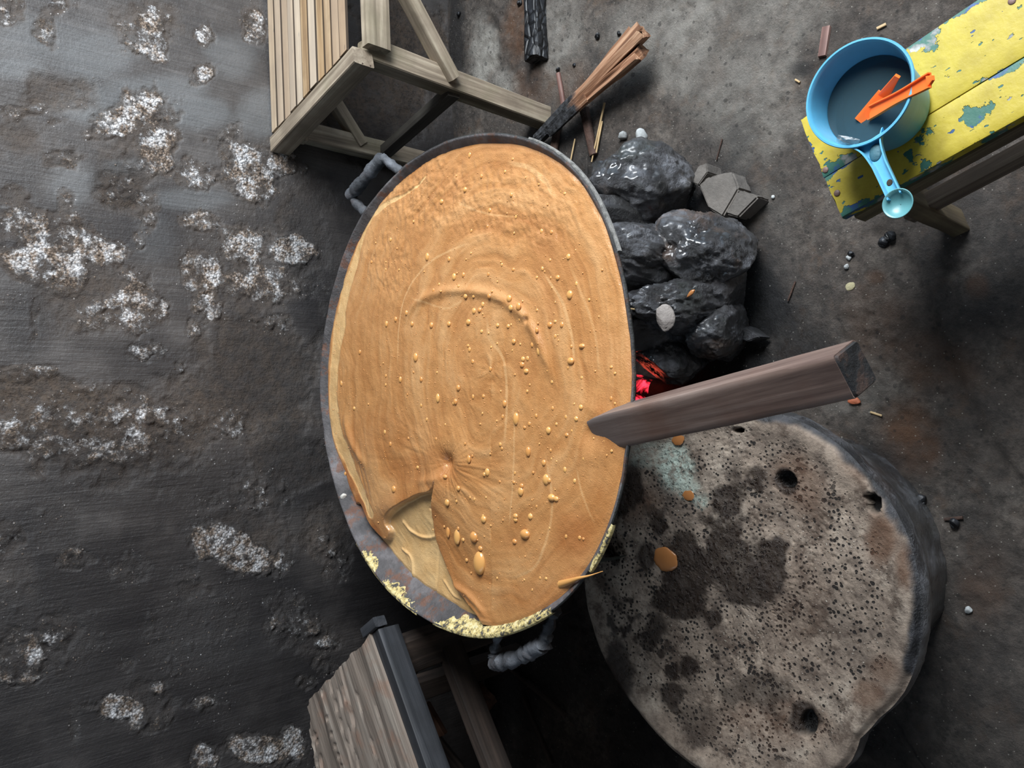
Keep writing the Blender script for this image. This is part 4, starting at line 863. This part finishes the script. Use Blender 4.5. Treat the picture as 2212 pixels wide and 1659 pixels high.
# firewood stored under it
def log(p0, p1, w, h, lab, seed, mat=MDW, e=7):
    o = stick('firewood_log', p0, p1, w, h, mat, None, e=8, n=10, rough=.003, freq=22, seed=seed, roll=.3 * seed, endrough=.006); tag(o, lab, 'firewood', 'firewood under the driftwood bench')
MLG = m_wood('split_brown_log', S(70, 46, 34), S(102, 70, 52), S(128, 92, 70), (2, 50, 50), .8)
log(PZ(990, 1575, .06), PZ(1045, 1505, .05), .07, .06, 'short brown split block lying in the dark beyond the driftwood bench', 1, MLG)
log(PZ(925, 1590, .25), PZ(985, 1665, .2), .07, .05, 'smoked plank end sticking out under the driftwood bench edge', 2)
log(PZ(915, 1525, .3), PZ(952, 1590, .28), .035, .03, 'thin reddish split stick tucked under the driftwood bench edge', 3, MLG)
log(PZ(880, 1470, .15), PZ(1030, 1440, .06), .09, .05, 'dark smoked beam lying under the wok beside the driftwood bench', 4)
log(PZ(905, 1410, .12), PZ(1050, 1360, .06), .05, .05, 'slim dark pole running under the wok next to the wall', 5)
log(PZ(985, 1690, .06), PZ(960, 1540, .05), .08, .06, 'thick charred log on the floor at the bottom of the picture', 6, MDK)
for i, (a, b, l) in enumerate((((1035, 1385), (1222, 1545), 'long thin pale stick lying on the dark floor left of the wok handle'), ((1130, 1505), (1192, 1650), 'faint straight cane on the dark floor below the long thin stick'))):
    o = stick('cane', PG(*a, .008), PG(*b, .008), .014, .012, MDW, None, e=3, n=8, k=12, seed=60 + i); tag(o, l, 'stick')

# ================================================================== YELLOW BENCH
ZY = .36
y0, y1 = PZ(1737, 252, ZY), PZ(1818, 470, ZY); yl = ((PZ(2110, 0, ZY) - y0).normalized() + (PZ(2212, 250, ZY) - y1).normalized()).normalized(); yw = y1 - y0
yw = yw - yl * yw.dot(yl); Wy = yw.length; yw.normalize(); yl.z = 0; Ly = .95
yb = thing('painted_bench', Vector(((y0 + y1) * .5 + yl * .3)) - Vector((0, 0, ZY)), 'low wooden bench with peeling yellow paint under the blue dipper', 'bench')
bw = (.60, .40); off_ = 0.0
MYB = [m_yellow(Wy * .5 * b) for b in bw]
y0b = y1 - yw * Wy
for i, b in enumerate(bw):
    c = y0b + yw * (Wy * (off_ + b / 2)) + Vector((0, 0, -.011)); o = stick('seat_board', c, c + yl * Ly, Wy * b - .0016, .022, MYB[i], yb, n=16, rough=.0006, freq=14, seed=70 + i, skew0=.0, endrough=.004, sharp=40); off_ += b
MYS = m_wood('bare_mossy_edge', S(64, 54, 40), S(96, 82, 60), S(126, 112, 84), (2, 60, 60), .8, green=.5)
c = y1 + yw * .004 + Vector((0, 0, -.041))
stick('side_apron', c + yl * .01 - yw * .012, c + yl * Ly - yw * .012, .022, .036, MYS, yb, n=12, rough=.0015, seed=73)
c2 = y0b + Vector((0, 0, -.041)); stick('side_apron', c2 + yl * .01 + yw * .012, c2 + yl * Ly + yw * .012, .022, .036, MYS, yb, n=12, rough=.0015, seed=74)
for sx_, tl in ((.055, .0), (Ly - .1, .0)):
    for sw_ in (.025, Wy - .03):
        p = y0b + yw * sw_ + yl * sx_ + Vector((0, 0, -.024)); stick('leg', p, Vector((p.x, p.y, GZ(p.x, p.y) - .003)) + yw * (.012 if sw_ > .05 else -.012), .045, .03, MYS, yb, up=tuple(yl), n=8, rough=.0015, seed=75)
p = y0b + yw * (Wy - .022) + Vector((0, 0, -.20)); stick('lower_rail', p + yl * .03, p + yl * (Ly - .08), .024, .045, m_wood('brown_rail', S(70, 58, 48), S(98, 84, 70), S(124, 110, 92)), yb, n=10, rough=.0015, seed=79)
for px in ((1783, 367), (1808, 417), (2186, 2)):
    rock('nail', PZ(*px, ZY + .0005), (.0048, .0048, .0016), plain('rusted_nail_head', S(112, 88, 82), .5), None, seed=2, sub=3, amp=.05, cuts=0, fine=.02, parent=yb)

# ================================================================== DIPPER
MBL = plain('blue_plastic', S(84, 160, 196), .38, 20, .10, .0006, Specular_IOR_Level=.5); 
MBL.node_tree.nodes['Principled BSDF'].inputs['Subsurface Weight'].default_value = .15
MBL.node_tree.nodes['Principled BSDF'].inputs['Subsurface Radius'].default_value = (.006, .012, .016)
Hd = .105; rimc = PZ(1853, 202, ZY + Hd); base = Vector((rimc.x, rimc.y, ZY + .001)); rimR = .0695
dip = thing('water_dipper', base, 'sky-blue plastic water dipper with a long handle on the yellow bench', 'dipper')
def revolve(name, prof, c, mat, par, k=72, **kw):
    a = np.arange(k) / k * 2 * math.pi; W = np.vstack([np.stack([c.x + r * np.cos(a), c.y + r * np.sin(a), np.full(k, c.z + zz_)], 1) for r, zz_ in prof]); n_ = len(prof)
    I = np.arange(n_ * k).reshape(n_, k); I = np.hstack([I, I[:, :1]]); return wobj(name, W, np.stack([I[:-1, :-1], I[:-1, 1:], I[1:, 1:], I[1:, :-1]], -1).reshape(-1, 4), mat, par, **kw)
rb_ = .056
prof = [(.0005, 0), (rb_ - .006, 0), (rb_ - .001, .002), (rb_ + .001, .008)] + [(rb_ + .001 + (rimR - rb_ - .0035) * t, .008 + (Hd - .012) * t) for t in np.linspace(.1, 1, 9)] + [(rimR + .0005, Hd - .0035), (rimR + .0022, Hd - .0015), (rimR + .0015, Hd + .0005), (rimR - .001, Hd + .0005), (rimR - .003, Hd - .002)] + [(rb_ - .0015 + (rimR - rb_ - .0025) * t, .006 + (Hd - .012) * t) for t in np.linspace(1, 0, 8)] + [(rb_ - .006, .004), (.0005, .004)]
revolve('cup', prof, base, MBL, dip, sharp=50)
# handle: open channel with a little scoop at its end
h0 = PZ(1876, 306, ZY + Hd - .002); h1_ = PZ(1932, 424, ZY + Hd + .006); hdv = (h1_ - h0); hL = hdv.length; M, _ = frame(h0 - hdv.normalized() * .006, h1_)
def channel():
    ns_ = 22; rings = []
    for i in range(ns_ + 1):
        t = i / ns_; x = t * (hL + .006); w = .013 - .0035 * min(1, t * 2.2) + .010 * math.exp(-t * 9); d_ = .011 - .002 * t; wt = .0022
        rings.append(np.array([(x, -w, .001), (x, -w + wt, .001), (x, -w + wt * 1.3, -d_ + wt), (x, w - wt * 1.3, -d_ + wt), (x, w - wt, .001), (x, w, .001), (x, w * .86, -d_), (x, -w * .86, -d_)]))
    V, F = loft(rings); o = obj('handle', mesh_np('handle', V, [tuple(reversed(f)) for f in F], True, 30), MBL, M, dip); return o
hnd = channel()
sc = M @ Vector((hL + .017, 0, -.002))
revolve('scoop', [(.0005, -.010), (.008, -.0095), (.0155, -.006), (.0182, .002), (.0192, .003), (.0182, .0035), (.0155, -.002), (.0090, -.0068), (.0005, -.0075)], sc, plain('pale_blue_plastic', S(92, 146, 152), .35, 20, .1, .0004), dip, 36)
hp = M @ Vector((hL * .80, 0, -.0068)); rock('hanging_hole', hp, (.0045, .0038, .0009), plain('dark_hole', S(60, 52, 40), .9), None, seed=1, sub=3, amp=0, cuts=0, fine=0, parent=dip)
hp = M @ Vector((.022, 0, -.0075)); rock('recess_shade', hp, (.012, .008, .003), plain('shadowed_blue', S(60, 104, 118), .6), None, seed=1, sub=3, amp=.05, cuts=0, fine=0, parent=dip)  # darker lump: shade inside the handle painted as colour
# water
nw = NT('murky_water'); mw = nw.out(S(70, 96, 106), .04, None, Transmission_Weight=.55, IOR=1.33)
ZWt = Hd - .043; rw_ = rb_ + (rimR - rb_ - .0025) * (ZWt / Hd) - .002
a = np.arange(64) / 64 * 2 * math.pi; rad_ = np.linspace(0.001, rw_, 14)
W = np.vstack([np.stack([base.x + r * np.cos(a), base.y + r * np.sin(a), np.full(64, base.z + ZWt)], 1) for r in rad_]); I = np.arange(14 * 64).reshape(14, 64); I = np.hstack([I, I[:, :1]])
wo = wobj('dipper_water', W, np.stack([I[:-1, :-1], I[1:, :-1], I[1:, 1:], I[:-1, 1:]], -1).reshape(-1, 4), mw, None, base + Vector((0, 0, ZWt))); tag(wo, 'murky grey-blue water inside the blue dipper', 'water')
# orange scraper
MO = plain('orange_plastic', S(250, 120, 52), .35, 15, .08, .0004); MO.node_tree.nodes['Principled BSDF'].inputs['Subsurface Weight'].default_value = .2
MO.node_tree.nodes['Principled BSDF'].inputs['Subsurface Radius'].default_value = (.01, .004, .002)
zw = base.z + ZWt
g0, g1 = PZ(1878, 245, zw + .002), PZ(2010, 173, ZY + Hd + .018)
orr = thing('orange_scraper', g0, 'bright orange plastic scraper standing in the water of the blue dipper', 'scraper')
def gutter(name, p0, p1, w, d, par):
    M, L = frame(p0, p1, (0, 0, 1)); n_ = 12; rings = []
    for i in range(n_ + 1):
        t = i / n_; x = t * L; ww = w * (1 + .12 * math.cos(t * 6)); wt = .0016
        rings.append(np.array([(x, -ww, d), (x, -ww + wt, d), (x, -ww + wt, 0.0), (x, ww - wt, 0.0), (x, ww - wt, d), (x, ww, d), (x, ww, -wt), (x, -ww, -wt)]))
    V, F = loft(rings); return obj(name, mesh_np(name, V, [tuple(reversed(f)) for f in F], True, 30), MO, M, par)
gutter('handle', g0, g1, .0085, .0035, orr)
stick('handle_tip', g1 - (g1 - g0).normalized() * .004, PZ(2016, 168, ZY + Hd + .021), .014, .005, MO, orr, n=4, w1=.006, h1=.004)
stick('scraper_head', PZ(1860, 264, zw - .003), PZ(1912, 205, zw + .004), .020, .008, MO, orr, n=8, w1=.022, h1=.006, roll=.5)
stick('head_prong', PZ(1906, 212, zw + .002), PZ(1939, 164, zw + .026), .016, .006, MO, orr, n=8, w1=.007, h1=.005, roll=.6)
# clear plastic scrap
nb = NT('clear_plastic_film'); mcl = nb.out((.86, .88, .88), .12, None, Transmission_Weight=.75, IOR=1.2)
pp = [PZ(1806, 305, ZY + Hd - .004), PZ(1812, 292, ZY + Hd + .006), PZ(1838, 296, ZY + Hd + .004), PZ(1858, 302, ZY + Hd + .002), PZ(1850, 312, ZY + Hd - .006), PZ(1826, 314, ZY + Hd - .004)]
bm = bmesh.new(); cc = sum(pp, Vector()) / len(pp); ctr = bm.verts.new(Vector((0, 0, .007))); vs_ = [bm.verts.new(p - cc) for p in pp]
for i in range(len(vs_)): bm.faces.new((ctr, vs_[i], vs_[(i + 1) % len(vs_)]))
bmesh.ops.subdivide_edges(bm, edges=list(bm.edges), cuts=3, use_grid_fill=True, smooth=.4)
for v in bm.verts: v.co.z += .002 * math.sin(v.co.x * 900) * math.cos(v.co.y * 700)
r_ = bmesh.ops.solidify(bm, geom=list(bm.faces), thickness=.0004)
me = bpy.data.meshes.new('plastic_scrap'); bm.to_mesh(me); bm.free(); o = obj('plastic_scrap', me, mcl, Matrix.Translation(cc)); tag(o, 'crumpled scrap of clear plastic film on the dipper rim by its handle', 'plastic')

# ================================================================== FIREWOOD AND LITTER ON THE FLOOR
MF = m_firewood()
f0, f1 = PZ(1160, 304, .03), PZ(1390, 80, .07)
fw = thing('split_firewood', f0, 'split piece of firewood charred at one end, lying near the bamboo bench', 'firewood')
fd = (f1 - f0).normalized(); fs = Vector((0, 0, 1)).cross(fd).normalized()
for i, (o0, o1, a, b, w, h) in enumerate(((.0, -.024, 0, 1.0, .024, .028), (.004, .002, .02, 1.03, .022, .034), (-.002, .026, .0, .98, .026, .030), (.010, .042, .10, .94, .016, .020), (-.006, -.040, .3, .95, .014, .016), (.014, .024, .12, .52, .022, .020))):
    L_ = (f1 - f0).length; p0 = f0 + fd * L_ * a + fs * -o0; p1 = f0 + fd * L_ * b + fs * -o1 + Vector((0, 0, .012 * (i % 2)))
    s = stick('splinter', p0, p1, w * .8, h * .8, MF, fw, n=26, k=20, rough=.005, freq=34, seed=90 + i, w1=w, h1=h, roll=.4 * i, sharp=40, endrough=.012)
    me = s.data; me.attributes['along'].data.foreach_set('value', np.array([a + (b - a) * v.value for v in me.attributes['along'].data], np.float32))
MC = m_char()
c0_, c1_ = PG(1155, -60, .02), PG(1158, 128, .02)
o = stick('charred_block', c1_, c0_, .052, .042, MC, None, n=24, k=28, rough=.004, freq=30, seed=99, endrough=.008, sharp=50); tag(o, 'straight block of charcoal lying on the floor at the top edge', 'charcoal')
MBK = plain('dark_bark', S(62, 44, 36), .8, 30, .5, .005); MST = plain('dry_straw', S(178, 152, 112), .6, 40, .2, .0005)
MRS = m_wood('reddish_stick', S(72, 48, 42), S(120, 88, 80), S(158, 128, 118))
def lit(name, a, b, w, h, mat, lab, cat, dz=.006, e=3, group=None, **kw):
    o = stick(name, PG(*a, dz), PG(*b, dz), w, h, mat, None, e=e, n=10, k=14, **kw); return tag(o, lab, cat, group)
lit('twig', (1206, 158), (1218, 232), .012, .010, MRS, 'short reddish burnt twig between the charcoal block and the split firewood', 'twig', rough=.002, seed=3)
lit('bark_strip', (1262, 236), (1282, 336), .024, .018, MBK, 'curled dark bark strip under the shadow of the split firewood', 'bark', .010, rough=.004, seed=4)
lit('bark_strip', (1208, 250), (1196, 330), .026, .018, MBK, 'brown scorched bark piece beside the wok rim and the split firewood', 'bark', .010, rough=.004, seed=5)
lit('straw', (1306, 222), (1278, 350), .006, .004, MST, 'long pale straw leaning beside the dark bark strip', 'straw', .012, w1=.003, seed=6)
lit('straw', (1300, 262), (1288, 330), .007, .004, MST, 'broad folded dry straw next to the long pale straw', 'straw', .010, w1=.004, seed=7)
lit('straw', (1242, 300), (1230, 360), .004, .003, MST, 'short thin straw close to the wok rim', 'straw', .010, seed=8)
lit('wood_chip', (1786, 58), (1776, 122), .014, .006, MRS, 'splinter of pale wood on the floor beside the blue dipper', 'wood chip', .004, 8, rough=.002, seed=9)
lit('wood_chip', (1718, 172), (1728, 178), .004, .004, MST, 'tiny pale splinter on the floor left of the dipper', 'wood chip', .003, seed=10)
lit('straw', (1894, 62), (1914, 52), .006, .004, MST, 'short white straw in the floor crack above the dipper', 'straw', .004, seed=12)
lit('twig', (1560, 300), (1548, 345), .003, .003, MBK, 'thin curved dark twig on the floor above the grey bricks', 'twig', .003, seed=13)
lit('twig', (1718, 608), (1702, 650), .004, .003, MBK, 'fine dark twig on the wet floor near the paddle end', 'twig', .003, seed=14)
lit('straw', (1590, 555), (1588, 660), .004, .003, plain('dull_straw', S(96, 86, 62), .6), 'dull upright straw against the dark rock in the shade', 'straw', .03, seed=15)
lit('straw', (1346, 665), (1371, 668), .003, .002, MST, 'pale curved straw poking out beneath the wok rim', 'straw', .45, seed=16)
lit('wood_chip', (2030, 1240), (2022, 1256), .005, .004, MST, 'small cream splinter on the floor beside the basin edge', 'wood chip', .004, seed=17)
lit('twig', (2040, 1122), (2080, 1118), .006, .005, MBK, 'small dark twig lying on the floor beyond the basin', 'twig', .004, seed=18)
lit('straw', (1880, 890), (1905, 898), .004, .003, MST, 'tiny straw on the floor right of the paddle butt', 'straw', .003, seed=19)
MAS = m_grey_rock('white_ash', S(120, 122, 122), S(206, 210, 210)); MCO = m_char()
def peb(name, px, py, r, mat, lab, cat, seed, group=None, k=(1, 1.1, .8), dz=.7):
    p = PG(px, py, r * dz * k[2]); rock(name, p, (r * k[0], r * k[1], r * k[2]), mat, lab, cat, group, seed, 3, cuts=5, rotz=seed)
peb('ash_lump', 1346, 293, .011, MAS, 'smaller white ash lump above the biggest boulder', 'ash', 3, k=(1, 1.2, .9))
peb('ash_lump', 1386, 294, .015, MAS, 'larger white ash lump above the biggest boulder', 'ash', 5, k=(.8, 1.3, 1))
peb('charcoal_bit', 1922, 512, .011, MCO, 'largest charcoal bit beside the yellow bench leg', 'charcoal', 7)
peb('charcoal_bit', 1908, 522, .010, MCO, 'second charcoal bit next to the largest by the bench leg', 'charcoal', 8)
peb('charcoal_bit', 1838, 548, .006, MCO, 'small black coal crumb left of the yellow bench leg', 'charcoal', 9)
peb('charcoal_bit', 1290, 78, .008, MCO, 'black charcoal crumb at the splintered end of the firewood', 'charcoal', 11)
peb('charcoal_bit', 1337, 72, .006, MCO, 'small charcoal crumb touching the split end of the firewood', 'charcoal', 12)
peb('charcoal_bit', 1122, 6, .008, MCO, 'charcoal crumb at the top edge beside the charcoal block', 'charcoal', 13)
peb('charcoal_bit', 991, 30, .008, MCO, 'charcoal crumb at the foot of the wall', 'charcoal', 14)
peb('charcoal_bit', 1240, 140, .005, MCO, 'charcoal crumb right of the charcoal block end', 'charcoal', 15)
peb('charcoal_bit', 1205, 150, .006, MCO, 'charcoal crumb at the tip of the reddish twig', 'charcoal', 16)
peb('charcoal_bit', 2060, 1130, .009, MCO, 'black crumb under the small dark twig beyond the basin', 'charcoal', 17)
peb('charcoal_bit', 1990, 1080, .010, MCO, 'black clod on the floor close to the basin rim', 'charcoal', 18)
peb('pebble', 1837, 619, .008, m_grey_rock('dry_leaf_bit', S(150, 142, 110), S(180, 172, 138)), 'flat pale leaf fragment on the floor between bench and paddle', 'leaf', 19, k=(1, 1.2, .25))
peb('pebble', 1829, 576, .005, MAS, 'small white pebble on the floor between bench and paddle', 'pebble', 20)
peb('pebble', 1833, 557, .005, MAS, 'pale pebble beside the coal crumb near the bench', 'pebble', 21)
peb('pebble', 1670, 425, .004, MAS, 'tiny pale green-white speck on the floor right of the bricks', 'pebble', 22)
peb('pebble', 2092, 1318, .006, MAS, 'white pebble on the floor beyond the basin', 'pebble', 23)
lf = rock('dry_leaf', PG(1846, 866, .004), (.007, .014, .003), plain('rust_leaf', S(170, 96, 66), .7), 'small rust-orange dry leaf on the floor right of the paddle butt', 'leaf', None, 24, 3)
